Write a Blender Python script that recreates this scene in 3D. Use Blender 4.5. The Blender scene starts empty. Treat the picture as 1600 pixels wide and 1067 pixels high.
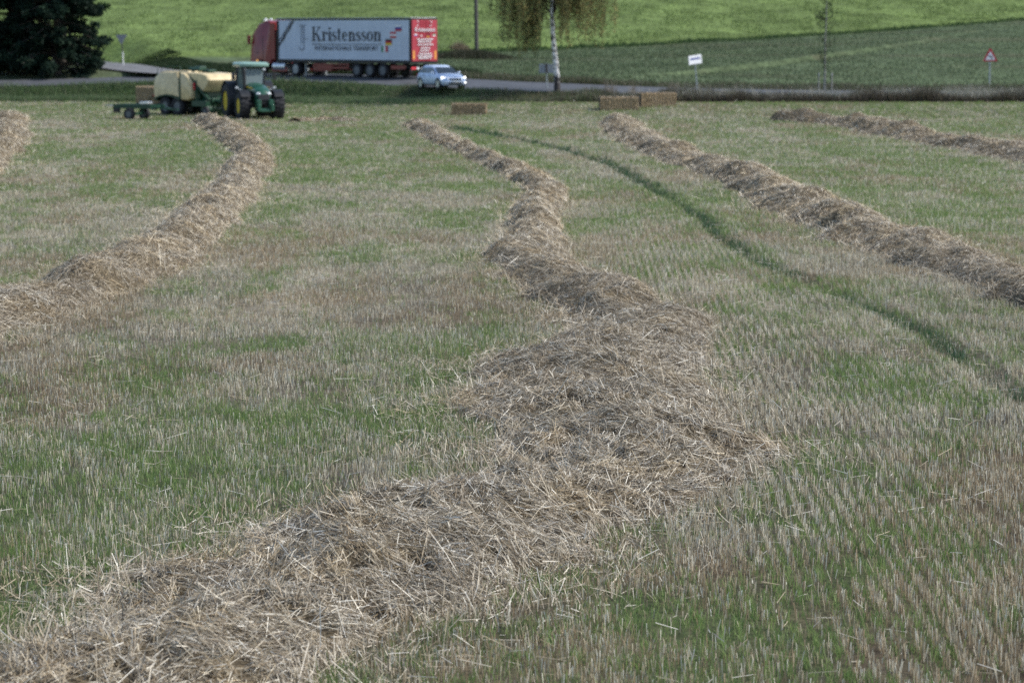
import bpy, math, random
import numpy as np
from mathutils import Vector, Matrix, Euler

random.seed(7)
SC = bpy.context.scene
R = math.radians
PI = math.pi

# ------------------------------------------------------------------ camera, sky, sun, exposure
CAM_H = 5.0
F_PX, CX, CY, HOR = 4444.0, 800.0, 533.5, 48.0
PITCH = math.atan((CY - HOR) / F_PX)
cd = bpy.data.cameras.new("camera")
cd.lens = 100.0
cd.sensor_width = 36.0
cd.clip_start = 0.5
cd.clip_end = 3000
cd.dof.use_dof = True
cd.dof.focus_distance = 32.0
cd.dof.aperture_fstop = 2.6
cam = bpy.data.objects.new("camera", cd)
SC.collection.objects.link(cam)
cam.location = (0, 0, CAM_H)
cam.rotation_euler = (PI / 2 - PITCH, 0, 0)
SC.camera = cam

SUN_AZ, SUN_EL = R(95), R(45)          # azimuth from +Y towards +X
w = bpy.data.worlds.new("World")
SC.world = w
w.use_nodes = True
nt = w.node_tree
sky = nt.nodes.new('ShaderNodeTexSky')
sky.sky_type = 'NISHITA'
sky.sun_disc = False
sky.sun_elevation = SUN_EL
sky.sun_rotation = SUN_AZ
bg = nt.nodes['Background']
bg.inputs[1].default_value = 0.15
nt.links.new(sky.outputs[0], bg.inputs[0])
sd = bpy.data.lights.new("sun", 'SUN')
sd.energy = 3.3
sd.angle = R(2.0)
sd.color = (1.0, 0.965, 0.90)
sun = bpy.data.objects.new("sun", sd)
SC.collection.objects.link(sun)
sdir = Vector((math.sin(SUN_AZ) * math.cos(SUN_EL), math.cos(SUN_AZ) * math.cos(SUN_EL), math.sin(SUN_EL)))
sun.rotation_euler = sdir.to_track_quat('Z', 'Y').to_euler()
sun.location = (80, -10, 80)
SC.view_settings.view_transform = 'Standard'
SC.view_settings.look = 'None'
SC.view_settings.gamma = 1.0
SC.view_settings.exposure = 0.42
SC.cycles.use_denoising = False
SC.cycles.max_bounces = 6
SC.cycles.diffuse_bounces = 3
SC.cycles.transparent_max_bounces = 6

# ------------------------------------------------------------------ helpers
C = SC.collection


def link(o):
    C.objects.link(o)
    return o


def tag(o, label=None, cat=None, group=None, kind=None):
    if label: o['label'] = label
    if cat: o['category'] = cat
    if group: o['group'] = group
    if kind: o['kind'] = kind
    return o


def thing(name, label, cat, loc=(0, 0, 0), rotz=0.0, group=None):
    o = link(bpy.data.objects.new(name, None))
    o.empty_display_size = 0.3
    o.location = loc
    o.rotation_euler = (0, 0, rotz)
    return tag(o, label, cat, group)


def kids(o):
    return [c for c in bpy.data.objects if c.parent == o]


def copy_tree(o, parent=None):
    c = link(o.copy())
    c.parent = parent
    for k in kids(o):
        copy_tree(k, c)
    return c


class MB:
    """collects shapes, links them as one mesh object"""

    def __init__(s):
        s.v, s.f = [], []

    def add(s, vs, fs):
        b = len(s.v)
        s.v += [tuple(p) for p in vs]
        s.f += [tuple(b + i for i in f) for f in fs]
        return s

    def box(s, c, size, rot=None, taper=None):
        hx, hy, hz = size[0] / 2, size[1] / 2, size[2] / 2
        vs = []
        for sz in (-1, 1):
            k = 1.0 if (sz < 0 or taper is None) else taper
            for sx, sy in ((-1, -1), (1, -1), (1, 1), (-1, 1)):
                vs.append(Vector((sx * hx * k, sy * hy * k, sz * hz)))
        if rot is not None:
            m = Euler(rot).to_matrix()
            vs = [m @ p for p in vs]
        c = Vector(c)
        return s.add([c + p for p in vs], [(3, 2, 1, 0), (4, 5, 6, 7), (0, 1, 5, 4), (1, 2, 6, 5), (2, 3, 7, 6), (3, 0, 4, 7)])

    def bar(s, p0, p1, w_, h_=None):
        p0, p1 = Vector(p0), Vector(p1)
        h_ = h_ or w_
        d = (p1 - p0)
        L = d.length
        q = d.to_track_quat('X', 'Z')
        m = q.to_matrix()
        vs = [p0 + m @ Vector((x * L, y * w_ / 2, z * h_ / 2)) for z in (-1, 1) for x, y in ((0, -1), (1, -1), (1, 1), (0, 1))]
        return s.add(vs, [(3, 2, 1, 0), (4, 5, 6, 7), (0, 1, 5, 4), (1, 2, 6, 5), (2, 3, 7, 6), (3, 0, 4, 7)])

    def prism(s, poly, y0, y1, inset=0.0):
        """polygon in x,z, extruded along y"""
        n = len(poly)
        vs = [(x, y0, z) for x, z in poly] + [(x, y1, z) for x, z in poly]
        fs = [tuple(range(n)), tuple(range(2 * n - 1, n - 1, -1))]
        fs += [(i, i + n, (i + 1) % n + n, (i + 1) % n) for i in range(n)]
        return s.add(vs, fs)

    def tube(s, path, r, n=8):
        path = [Vector(p) for p in path]
        rs = r if isinstance(r, (list, tuple)) else [r] * len(path)
        rings = []
        for i, p in enumerate(path):
            t = (path[min(i + 1, len(path) - 1)] - path[max(i - 1, 0)]).normalized()
            a = Vector((0, 0, 1)) if abs(t.z) < 0.9 else Vector((1, 0, 0))
            u = t.cross(a).normalized()
            w_ = t.cross(u)
            rings.append([p + (u * math.cos(k * 2 * PI / n) + w_ * math.sin(k * 2 * PI / n)) * rs[i] for k in range(n)])
        return s.loft(rings)

    def loft(s, rings, cap=True):
        n = len(rings[0])
        vs = [p for r_ in rings for p in r_]
        fs = []
        for i in range(len(rings) - 1):
            for k in range(n):
                fs.append((i * n + k, i * n + (k + 1) % n, (i + 1) * n + (k + 1) % n, (i + 1) * n + k))
        if cap:
            fs.append(tuple(range(n - 1, -1, -1)))
            fs.append(tuple((len(rings) - 1) * n + k for k in range(n)))
        return s.add(vs, fs)

    def lathe_y(s, prof, c, n=28):
        """profile (y, r) turned round an axis along y through c"""
        c = Vector(c)
        rings = [[c + Vector((r_ * math.cos(k * 2 * PI / n), y, r_ * math.sin(k * 2 * PI / n))) for k in range(n)] for y, r_ in prof]
        return s.loft(rings)

    def plate(s, pts, th):
        """flat polygon given thickness th along its normal"""
        pts = [Vector(p) for p in pts]
        nrm = (pts[1] - pts[0]).cross(pts[2] - pts[0]).normalized() * th
        n = len(pts)
        return s.add(pts + [p + nrm for p in pts], [tuple(range(n - 1, -1, -1)), tuple(range(n, 2 * n))] +
                     [(i, (i + 1) % n, (i + 1) % n + n, i + n) for i in range(n)])

    def build(s, name, mat, parent=None, bevel=0.0, smooth=False, loc=None):
        me = bpy.data.meshes.new(name)
        me.from_pydata(s.v, [], s.f)
        me.validate()
        me.materials.append(mat)
        import bmesh
        bm = bmesh.new()
        bm.from_mesh(me)
        bmesh.ops.recalc_face_normals(bm, faces=bm.faces)
        bm.to_mesh(me)
        bm.free()
        if smooth:
            for p in me.polygons:
                p.use_smooth = True
            me.set_sharp_from_angle(angle=R(42))
        o = link(bpy.data.objects.new(name, me))
        o.parent = parent
        if loc is not None:
            o.location = loc
        if bevel:
            b = o.modifiers.new("bevel", 'BEVEL')
            b.width = bevel
            b.segments = 2
            b.limit_method = 'ANGLE'
            b.angle_limit = R(40)
        return o


def raw_mesh(name, co, faces_flat, loop_tot, mat, tint=None, parent=None, smooth=False):
    """numpy arrays -> mesh object, quickly"""
    me = bpy.data.meshes.new(name)
    me.vertices.add(len(co))
    me.vertices.foreach_set("co", np.ascontiguousarray(co, dtype=np.float32).ravel())
    me.loops.add(len(faces_flat))
    me.loops.foreach_set("vertex_index", np.ascontiguousarray(faces_flat, dtype=np.int32))
    starts = np.concatenate(([0], np.cumsum(loop_tot)[:-1])).astype(np.int32)
    me.polygons.add(len(loop_tot))
    me.polygons.foreach_set("loop_start", starts)
    if smooth:
        me.polygons.foreach_set("use_smooth", np.ones(len(loop_tot), dtype=bool))
    me.update(calc_edges=True)
    if tint is not None:
        a = me.attributes.new("tint", 'FLOAT_COLOR', 'POINT')
        t4 = np.ones((len(co), 4), dtype=np.float32)
        t4[:, :3] = tint
        a.data.foreach_set("color", t4.ravel())
    me.materials.append(mat)
    o = link(bpy.data.objects.new(name, me))
    o.parent = parent
    return o


# numpy value noise
def _h(ix, iy, seed):
    n = (ix.astype(np.int64) * 374761393 + iy.astype(np.int64) * 668265263 + seed * 1442695041) & 0xffffffff
    n = ((n ^ (n >> 13)) * 1274126177) & 0xffffffff
    return ((n ^ (n >> 16)) & 0xffff) / 65535.0


def vn(x, y, seed=0):
    x = np.asarray(x, float); y = np.asarray(y, float)
    ix = np.floor(x); iy = np.floor(y)
    fx = x - ix; fy = y - iy
    fx = fx * fx * (3 - 2 * fx); fy = fy * fy * (3 - 2 * fy)
    a = _h(ix, iy, seed); b = _h(ix + 1, iy, seed); c = _h(ix, iy + 1, seed); d = _h(ix + 1, iy + 1, seed)
    return (a * (1 - fx) + b * fx) * (1 - fy) + (c * (1 - fx) + d * fx) * fy


def fbm(x, y, seed=0, oct=3):
    s = 0; a = 0.5; t = 0
    for i in range(oct):
        s = s + a * vn(x * 2 ** i + 17.3 * i, y * 2 ** i + 9.1 * i, seed + i * 31)
        t += a
        a *= 0.5
    return s / t


def sstep(a, b, x):
    t = np.clip((x - a) / (b - a), 0, 1)
    return t * t * (3 - 2 * t)


rng = np.random.default_rng(11)

# ------------------------------------------------------------------ materials (procedural)


def nmat(name):
    m = bpy.data.materials.new(name)
    m.use_nodes = True
    return m, m.node_tree, m.node_tree.nodes['Principled BSDF']


def mat(name, col, rough=0.6, metal=0.0, var=0.15, scale=6.0, spec=0.4, coat=0.0, trans=0.0, bump=0.0):
    m, t, b = nmat(name)
    N, L = t.nodes, t.links
    tc = N.new('ShaderNodeTexCoord')
    nz = N.new('ShaderNodeTexNoise')
    nz.inputs['Scale'].default_value = scale
    nz.inputs['Detail'].default_value = 5
    L.new(tc.outputs['Object'], nz.inputs['Vector'])
    mr = N.new('ShaderNodeMapRange')
    mr.inputs[1].default_value = 0.3; mr.inputs[2].default_value = 0.7
    mr.inputs[3].default_value = 1 - var; mr.inputs[4].default_value = 1 + var
    L.new(nz.outputs[0], mr.inputs[0])
    mx = N.new('ShaderNodeVectorMath'); mx.operation = 'SCALE'
    mx.inputs[0].default_value = col[:3]
    L.new(mr.outputs[0], mx.inputs['Scale'])
    L.new(mx.outputs[0], b.inputs['Base Color'])
    b.inputs['Roughness'].default_value = rough
    b.inputs['Metallic'].default_value = metal
    b.inputs['Specular IOR Level'].default_value = spec
    b.inputs['Coat Weight'].default_value = coat
    if trans:
        b.inputs['Transmission Weight'].default_value = trans
    if bump:
        bp = N.new('ShaderNodeBump'); bp.inputs['Strength'].default_value = bump
        bp.inputs['Distance'].default_value = 0.02
        L.new(nz.outputs[0], bp.inputs['Height'])
        L.new(bp.outputs[0], b.inputs['Normal'])
    return m


def blade_mat(name, rough=0.5, spec=0.4, transl=0.35):
    m, t, b = nmat(name)
    N, L = t.nodes, t.links
    at_ = N.new('ShaderNodeAttribute'); at_.attribute_name = "tint"
    L.new(at_.outputs['Color'], b.inputs['Base Color'])
    b.inputs['Roughness'].default_value = rough
    b.inputs['Specular IOR Level'].default_value = spec
    tr = N.new('ShaderNodeBsdfTranslucent')
    L.new(at_.outputs['Color'], tr.inputs['Color'])
    mx = N.new('ShaderNodeMixShader'); mx.inputs[0].default_value = transl
    L.new(b.outputs[0], mx.inputs[1]); L.new(tr.outputs[0], mx.inputs[2])
    L.new(mx.outputs[0], N['Material Output'].inputs[0])
    return m


def emit_mat(name, col, strength):
    m, t, b = nmat(name)
    b.inputs['Base Color'].default_value = (*col, 1)
    b.inputs['Emission Color'].default_value = (*col, 1)
    b.inputs['Emission Strength'].default_value = strength
    return m


def glass_mat(name, col, rough=0.05):
    m, t, b = nmat(name)
    b.inputs['Base Color'].default_value = (*col, 1)
    b.inputs['Roughness'].default_value = rough
    b.inputs['Specular IOR Level'].default_value = 0.8
    return m


def cab_glass(name):
    """thin see-through pane with a sky reflection"""
    m, t, b = nmat(name)
    N, L = t.nodes, t.links
    b.inputs['Base Color'].default_value = (0.5, 0.6, 0.6, 1)
    b.inputs['Roughness'].default_value = 0.08
    b.inputs['Specular IOR Level'].default_value = 1.0
    tp = N.new('ShaderNodeBsdfTransparent'); tp.inputs[0].default_value = (0.26, 0.35, 0.34, 1)
    mx = N.new('ShaderNodeMixShader'); mx.inputs[0].default_value = 0.30
    L.new(tp.outputs[0], mx.inputs[1]); L.new(b.outputs[0], mx.inputs[2])
    L.new(mx.outputs[0], N['Material Output'].inputs[0])
    return m


def ground_mat():
    m, t, b = nmat("ground_soil_and_grass")
    N, L = t.nodes, t.links
    at_ = N.new('ShaderNodeAttribute'); at_.attribute_name = "tint"
    geo = N.new('ShaderNodeNewGeometry')
    prev = at_.outputs['Color']
    for sc, lo, hi, str_ in ((0.14, 0.36, 0.66, (0.9, 1.1)), (0.35, 0.35, 0.68, (0.72, 1.3)), (1.6, 0.3, 0.7, (0.74, 1.28)), (9.0, 0.3, 0.7, (0.6, 1.4))):
        nz = N.new('ShaderNodeTexNoise'); nz.inputs['Scale'].default_value = sc; nz.inputs['Detail'].default_value = 6
        nz.inputs['Roughness'].default_value = 0.65
        L.new(geo.outputs['Position'], nz.inputs['Vector'])
        mr = N.new('ShaderNodeMapRange')
        mr.inputs[1].default_value = lo; mr.inputs[2].default_value = hi
        mr.inputs[3].default_value = str_[0]; mr.inputs[4].default_value = str_[1]
        L.new(nz.outputs[0], mr.inputs[0])
        sc_ = N.new('ShaderNodeVectorMath'); sc_.operation = 'SCALE'
        L.new(prev, sc_.inputs[0]); L.new(mr.outputs[0], sc_.inputs['Scale'])
        prev = sc_.outputs[0]
    L.new(prev, b.inputs['Base Color'])
    b.inputs['Roughness'].default_value = 0.95
    b.inputs['Specular IOR Level'].default_value = 0.1
    nb = N.new('ShaderNodeTexNoise'); nb.inputs['Scale'].default_value = 5; nb.inputs['Detail'].default_value = 8
    L.new(geo.outputs['Position'], nb.inputs['Vector'])
    bp = N.new('ShaderNodeBump'); bp.inputs['Strength'].default_value = 0.8; bp.inputs['Distance'].default_value = 0.12
    L.new(nb.outputs[0], bp.inputs['Height']); L.new(bp.outputs[0], b.inputs['Normal'])
    return m


M = {}
M['ground'] = ground_mat()
M['blade'] = blade_mat("grass_blades", 0.5, 0.35, 0.5)
M['stub'] = blade_mat("stubble_stems", 0.45, 0.4, 0.38)
M['straw'] = blade_mat("loose_straw_stalks", 0.42, 0.4, 0.14)
M['leaf'] = blade_mat("tree_leaves", 0.6, 0.1, 0.2)
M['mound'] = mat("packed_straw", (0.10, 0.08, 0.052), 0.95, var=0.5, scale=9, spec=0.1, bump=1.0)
M['asphalt'] = mat("road_asphalt", (0.075, 0.078, 0.086), 0.75, var=0.25, scale=1.5, spec=0.4)
M['gravel'] = mat("side_road_worn_asphalt", (0.15, 0.15, 0.155), 0.85, var=0.25, scale=1.2, spec=0.3)
M['white_line'] = mat("road_paint", (0.6, 0.6, 0.6), 0.7, var=0.2, scale=5)
M['tyre'] = mat("tyre_rubber", (0.018, 0.018, 0.022), 0.75, var=0.3, scale=10)
M['green'] = mat("green_paint", (0.014, 0.075, 0.045), 0.35, var=0.2, coat=0.3)
M['dgreen'] = mat("dark_green_paint", (0.012, 0.05, 0.028), 0.45, var=0.25)
M['yellow'] = mat("yellow_paint", (0.62, 0.44, 0.02), 0.4, var=0.12)
M['cream'] = mat("cream_paint", (0.60, 0.485, 0.28), 0.5, var=0.2, scale=3, coat=0.2)
M['black'] = mat("black_plastic", (0.015, 0.016, 0.018), 0.5, var=0.3)
M['steel'] = mat("grey_steel", (0.30, 0.32, 0.33), 0.5, metal=0.5, var=0.2)
M['alu'] = mat("bare_aluminium", (0.65, 0.67, 0.7), 0.35, metal=0.8, var=0.12)
M['rim'] = mat("dull_wheel_rim", (0.13, 0.14, 0.15), 0.6, metal=0.3, var=0.2)
M['galv'] = mat("galvanised_post", (0.30, 0.34, 0.36), 0.5, metal=0.4, var=0.15)
M['cabroof'] = mat("cab_roof_pale_green", (0.24, 0.38, 0.33), 0.35, var=0.1, coat=0.3)
M['cabglass'] = cab_glass("cab_glass")
M['glass'] = glass_mat("dark_window_glass", (0.02, 0.028, 0.03))
M['lamp'] = mat("lamp_lens", (0.6, 0.63, 0.66), 0.35, var=0.05, spec=0.5)
M['headlight'] = emit_mat("lit_headlight", (1.0, 0.97, 0.9), 2.0)
M['red'] = mat("dark_red_paint", (0.22, 0.03, 0.03), 0.35, var=0.15, scale=2, coat=0.3)
M['redbox'] = mat("red_door_paint", (0.36, 0.035, 0.055), 0.5, var=0.08, scale=2)
M['reflect'] = mat("red_reflector", (0.55, 0.03, 0.05), 0.3, var=0.1)
M['curtain'] = mat("grey_curtain_fabric", (0.54, 0.60, 0.70), 0.55, var=0.07, scale=1.2, bump=0.1)
M['print'] = mat("dark_grey_print", (0.05, 0.055, 0.065), 0.6, var=0.1)
M['faint'] = mat("faint_grey_print", (0.24, 0.27, 0.32), 0.6, var=0.1)
M['white'] = mat("white_paint", (0.75, 0.76, 0.78), 0.5, var=0.06)
M['orange'] = mat("orange_marking", (0.75, 0.33, 0.06), 0.5, var=0.1)
M['flagred'] = mat("flag_red", (0.5, 0.03, 0.04), 0.6, var=0.05)
M['flagblue'] = mat("flag_blue", (0.03, 0.06, 0.3), 0.6, var=0.05)
M['flaggreen'] = mat("flag_green", (0.02, 0.2, 0.07), 0.6, var=0.05)
M['flaggold'] = mat("flag_gold", (0.7, 0.48, 0.03), 0.6, var=0.05)
M['carpaint'] = mat("pale_blue_car_paint", (0.62, 0.72, 0.90), 0.35, metal=0.2, var=0.04, coat=0.3)
M['bale'] = mat("pressed_straw", (0.31, 0.23, 0.14), 0.9, var=0.45, scale=7, spec=0.15, bump=1.0)
M['bark'] = mat("dark_bark", (0.06, 0.05, 0.04), 0.9, var=0.4, scale=8, bump=0.8)
M['pole'] = mat("weathered_pole", (0.075, 0.07, 0.068), 0.8, var=0.3, scale=4)
M['wood'] = mat("grey_stake_wood", (0.20, 0.20, 0.19), 0.85, var=0.25)
M['signback'] = mat("sign_back_grey", (0.26, 0.29, 0.33), 0.5, metal=0.3, var=0.1)
M['signred'] = mat("sign_red", (0.45, 0.03, 0.05), 0.4, var=0.06)


def birch_mat():
    m, t, b = nmat("birch_bark")
    N, L = t.nodes, t.links
    tc = N.new('ShaderNodeTexCoord')
    mp = N.new('ShaderNodeMapping'); mp.inputs['Scale'].default_value = (4, 4, 3)
    L.new(tc.outputs['Object'], mp.inputs[0])
    nz = N.new('ShaderNodeTexNoise'); nz.inputs['Scale'].default_value = 1.6; nz.inputs['Detail'].default_value = 6
    L.new(mp.outputs[0], nz.inputs['Vector'])
    sx = N.new('ShaderNodeSeparateXYZ'); L.new(tc.outputs['Object'], sx.inputs[0])
    mr = N.new('ShaderNodeMapRange'); mr.inputs[1].default_value = 0.3; mr.inputs[2].default_value = 1.3
    mr.inputs[3].default_value = 0.35; mr.inputs[4].default_value = 0.0
    L.new(sx.outputs['Z'], mr.inputs[0])
    sb = N.new('ShaderNodeMath'); sb.operation = 'SUBTRACT'
    L.new(nz.outputs[0], sb.inputs[0]); L.new(mr.outputs[0], sb.inputs[1])
    cr = N.new('ShaderNodeValToRGB')
    cr.color_ramp.elements[0].position = 0.40; cr.color_ramp.elements[0].color = (0.035, 0.03, 0.03, 1)
    cr.color_ramp.elements[1].position = 0.52; cr.color_ramp.elements[1].color = (0.78, 0.76, 0.74, 1)
    L.new(sb.outputs[0], cr.inputs[0]); L.new(cr.outputs[0], b.inputs['Base Color'])
    b.inputs['Roughness'].default_value = 0.8
    return m


M['birch'] = birch_mat()

# ------------------------------------------------------------------ terrain shape


def resample(pts, n):
    pts = np.array(pts, float)
    k = np.arange(len(pts))
    P = np.vstack([2 * pts[0] - pts[1], pts, 2 * pts[-1] - pts[-2]])
    u = np.linspace(0, len(pts) - 1 - 1e-6, n)
    i = np.floor(u).astype(int); f = (u - i)[:, None]
    a, b, c, d = P[i], P[i + 1], P[i + 2], P[i + 3]
    return 0.5 * (2 * b + (c - a) * f + (2 * a - 5 * b + 4 * c - d) * f * f + (3 * b - a - 3 * c + d) * f ** 3)


def equalise(p, ds):
    s = np.concatenate(([0], np.cumsum(np.linalg.norm(np.diff(p[:, :2], axis=0), axis=1))))
    t = np.arange(0, s[-1], ds)
    return np.stack([np.interp(t, s, p[:, j]) for j in range(p.shape[1])], 1)


ROAD = equalise(resample([(-130, 190, 0.2), (-80, 199, 0.6), (-60, 202, .9), (-45, 204, 1.1), (-34, 205.2, 1.28), (-25.5, 204.8, 1.56), (-20, 202.7, 1.72), (-16.2, 199.6, 1.78),
                          (-12, 195.6, 1.76), (-7.4, 190.9, 1.68), (-4.4, 187.2, 1.58), (-1.5, 183.8, 1.5), (2.5, 181.0, 1.42), (8, 179.2, 1.25), (15, 178.6, 1.1),
                          (25, 178.5, 1.0), (40, 178.5, .95), (60, 179, .9), (140, 183, 0.7)], 1500), 0.5)
SIDE = equalise(resample([(-22.5, 206.5, 1.83), (-25.5, 209, 1.98), (-28.5, 214, 2.2), (-31.2, 222, 2.36), (-33.8, 229, 2.42), (-36.5, 236, 2.5)], 400), 0.5)
CROSS = 0.05


def road_frame(path, x, y):
    x = np.asarray(x, float); y = np.asarray(y, float)
    sh = x.shape
    q = np.stack([x.ravel(), y.ravel()], 1)
    tg = np.gradient(path[:, :2], axis=0)
    tg /= np.linalg.norm(tg, axis=1)[:, None]
    nrm = np.stack([-tg[:, 1], tg[:, 0]], 1)
    T = np.empty(len(q)); Z = np.empty(len(q))
    for a in range(0, len(q), 20000):
        qq = q[a:a + 20000]
        d2 = (qq[:, None, 0] - path[None, :, 0]) ** 2 + (qq[:, None, 1] - path[None, :, 1]) ** 2
        j = d2.argmin(1)
        dv = qq - path[j, :2]
        sg = np.sign((dv * nrm[j]).sum(1)); sg[sg == 0] = 1
        T[a:a + 20000] = sg * np.sqrt(d2[np.arange(len(qq)), j])
        Z[a:a + 20000] = path[j, 2]
    return T.reshape(sh), Z.reshape(sh)


def bound_y(x):
    return np.where(x < -5.3, 225.0, 225 + 75 * (np.asarray(x) + 5.3) / 57.5)


def bound_z(x):
    return np.interp(x, [-80, -25, -5.3, 10, 24, 38, 52, 120], [2.9, 2.75, 3.15, 3.6, 4.25, 5.0, 5.9, 10.0])


TRAM = None


def terrain(x, y):
    x = np.asarray(x, float); y = np.asarray(y, float)
    z = 0.05 * (fbm(x * .5, y * .5, 3, 3) - .5) + 0.10 * (fbm(x * .06, y * .06, 5, 2) - .5)
    far = y > 150
    if np.any(far):
        xf, yf = x[far], y[far]
        t, zr = road_frame(ROAD, xf, yf)
        ze = np.clip(5 - .02475 * yf, 0, None)
        near_edge = zr - 3.6 * CROSS - .1
        zz = z[far].copy()
        nr = t < -3.6
        u1 = sstep(0, 1.7, -t - 3.6)
        u2 = sstep(0, 10.5, -t - 5.3)
        zn = np.where(-t < 5.3, near_edge * (1 - u1) + ze * u1, ze * (1 - u2) + z[far] * u2)
        zz = np.where(nr, zn, zr + CROSS * np.clip(t, -3.6, 3.6) - .12)
        fe = zr + 3.6 * CROSS - .1
        by, bz = bound_y(xf), bound_z(xf)
        wq = np.clip((t - 3.6) / np.maximum(t - 3.6 + np.maximum(by - yf, 0), .01), 0, 1)
        zf_ = fe * (1 - wq) + bz * wq + .15 * (fbm(xf * .15, yf * .15, 8, 3) - .5) * np.clip((t - 3.6) / 5, 0, 1)
        over = np.maximum(yf - by, 0)
        zf_ = zf_ + .30 * sstep(0, 1.2, over) + .085 * over + .9 * (fbm(xf * .02, yf * .02, 12, 3) - .5) * np.clip(over / 30, 0, 1)
        zf_ = np.where(over > 500, zf_ - .085 * (over - 500), zf_)
        zz = np.where(t > 3.6, zf_, zz)
        t2, z2 = road_frame(SIDE, xf, yf)
        k = (1 - sstep(2.3, 6.5, np.abs(t2))) * sstep(3.3, 4.0, t)
        zz = zz * (1 - k) + (z2 - .12) * k
        # grassy bank beyond the side road
        bank = sstep(2.6, 4.2, -t2) * (1 - sstep(5.5, 14, -t2)) * sstep(4.5, 8, t) * (xf < -10)
        zz = zz + .15 * bank
        z[far] = zz
    if TRAM is not None:
        nearm = (y < 150) & (np.abs(x) < 14)
        if np.any(nearm):
            t, _ = road_frame(TRAM, x[nearm], y[nearm])
            zz = z[nearm]
            z[nearm] = zz - .06 * np.exp(-(t / .25) ** 2) + .05 * np.exp(-((np.abs(t) - .55) / .2) ** 2)
    return z


def ray(px, py):
    d = Vector(((px - CX) / F_PX, -(py - CY) / F_PX, -1)).normalized()
    return cam.rotation_euler.to_matrix() @ d


def at(px, py):
    """world point on the terrain seen at a pixel of the 1600 px photograph"""
    d = ray(px, py)
    ts = np.linspace(15, 420, 8000)
    X, Y, Z = d.x * ts, d.y * ts, CAM_H + d.z * ts
    below = Z < terrain(X, Y)
    i = int(np.argmax(below))
    if not below[i]:
        i = len(ts) - 1
    return Vector((X[i], Y[i], Z[i]))


def flat(px, py):
    d = ray(px, py)
    k = -CAM_H / d.z
    return (d.x * k, d.y * k)


def tz(x, y):
    return float(terrain(np.array([x]), np.array([y]))[0])


TRAM_PX = [(700, 200), (760, 212), (830, 224), (900, 241), (960, 264), (1010, 290), (1080, 330), (1150, 390), (1250, 440), (1400, 505), (1500, 560), (1600, 625), (1800, 760)]
TRAM = np.array([(*flat(*p), 0.0) for p in TRAM_PX])[::-1]
TRAM = equalise(resample(TRAM, 600), .3)
CHAFF = equalise(resample(np.array([(*flat(*q), 0.0) for q in ((305, 255), (262, 275), (225, 300), (190, 330), (150, 372))]), 200), .5)

# straw swaths: centre points in photograph pixels, half width and height in metres
SWATHS = {
    'w0': dict(px=[(14, 184), (14, 200), (-8, 230), (-45, 270), (-120, 330)], hw=1.1, h=.5),
    'w1': dict(px=[(318, 190), (352, 206), (392, 238), (385, 268), (350, 312), (286, 374), (165, 441), (0, 497), (-220, 560), (-420, 620)], hw=1.05, h=.46, hws=[.85, .85, .85, .85, .88, .92, 1.05, 1.15, 1.2, 1.2]),
    'w2': dict(px=[(652, 197), (678, 212), (726, 235), (790, 263), (852, 300), (832, 335), (838, 365), (820, 400), (858, 438), (942, 478), (1003, 522), (955, 568), (915, 610), (955, 658), (995, 715), (945, 768), (735, 826), (540, 905), (345, 1000), (150, 1105), (-40, 1230)], hw=1.42, h=.34, hws=[.8, .75, .7, .7, .72, .72, .72, .8, .95, 1.1, 1.3, 1.5, 1.7, 1.65, 1.6, 1.5, 1.45, 1.45, 1.45, 1.45, 1.45]),
    'w3': dict(px=[(966, 193), (980, 208), (1040, 240), (1120, 266), (1195, 296), (1250, 328), (1330, 358), (1430, 398), (1540, 436), (1660, 476), (1850, 545)], hw=1.12, h=.46),
    'w5': dict(px=[(462, 191), (515, 189), (568, 192)], hw=.55, h=.2),
    'w4': dict(px=[(1228, 190), (1300, 194), (1345, 200), (1405, 211), (1500, 229), (1600, 248), (1760, 276)], hw=1.35, h=.54),
}
for k_, s_ in SWATHS.items():
    g = np.array([(*flat(*p), 0.0) for p in s_['px']])
    g[:, 2] = s_.get('hws', s_['hw'])
    p_ = equalise(resample(g, 1500), .15)
    s_['wid'] = p_[:, 2].copy()
    p_[:, 2] = 0
    s_['path'] = p_


def swath_dist(x, y):
    d = np.full(np.shape(x), 99.0)
    for s_ in SWATHS.values():
        pp = s_['path'][::4].copy(); pp[:, 2] = s_['wid'][::4]
        t, wd_ = road_frame(pp, x, y)
        d = np.minimum(d, np.abs(t) / wd_)
    return d


def green_mask(x, y):
    """how much fresh grass grows between the stubble, 0..1"""
    g = .58 * fbm(x * .55, y * .22, 21, 4) + .30 * fbm(x * 2.6, y * 1.5, 22, 2) + .34 * fbm(x * .09 + 3, y * .035, 23, 2)
    g = g + .05 * np.exp(-((x + 2.2) / 2.2) ** 2 - ((y - 38) / 10) ** 2) - .05 * sstep(1.5, 4.5, x) * sstep(70, 35, y)
    g = g + .065 * sstep(34, 60, y) + .02 - .045 * sstep(.52, .70, fbm(x * .35, y * .16, 41, 3))
    g = sstep(.52, .80, g)
    return g


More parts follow.
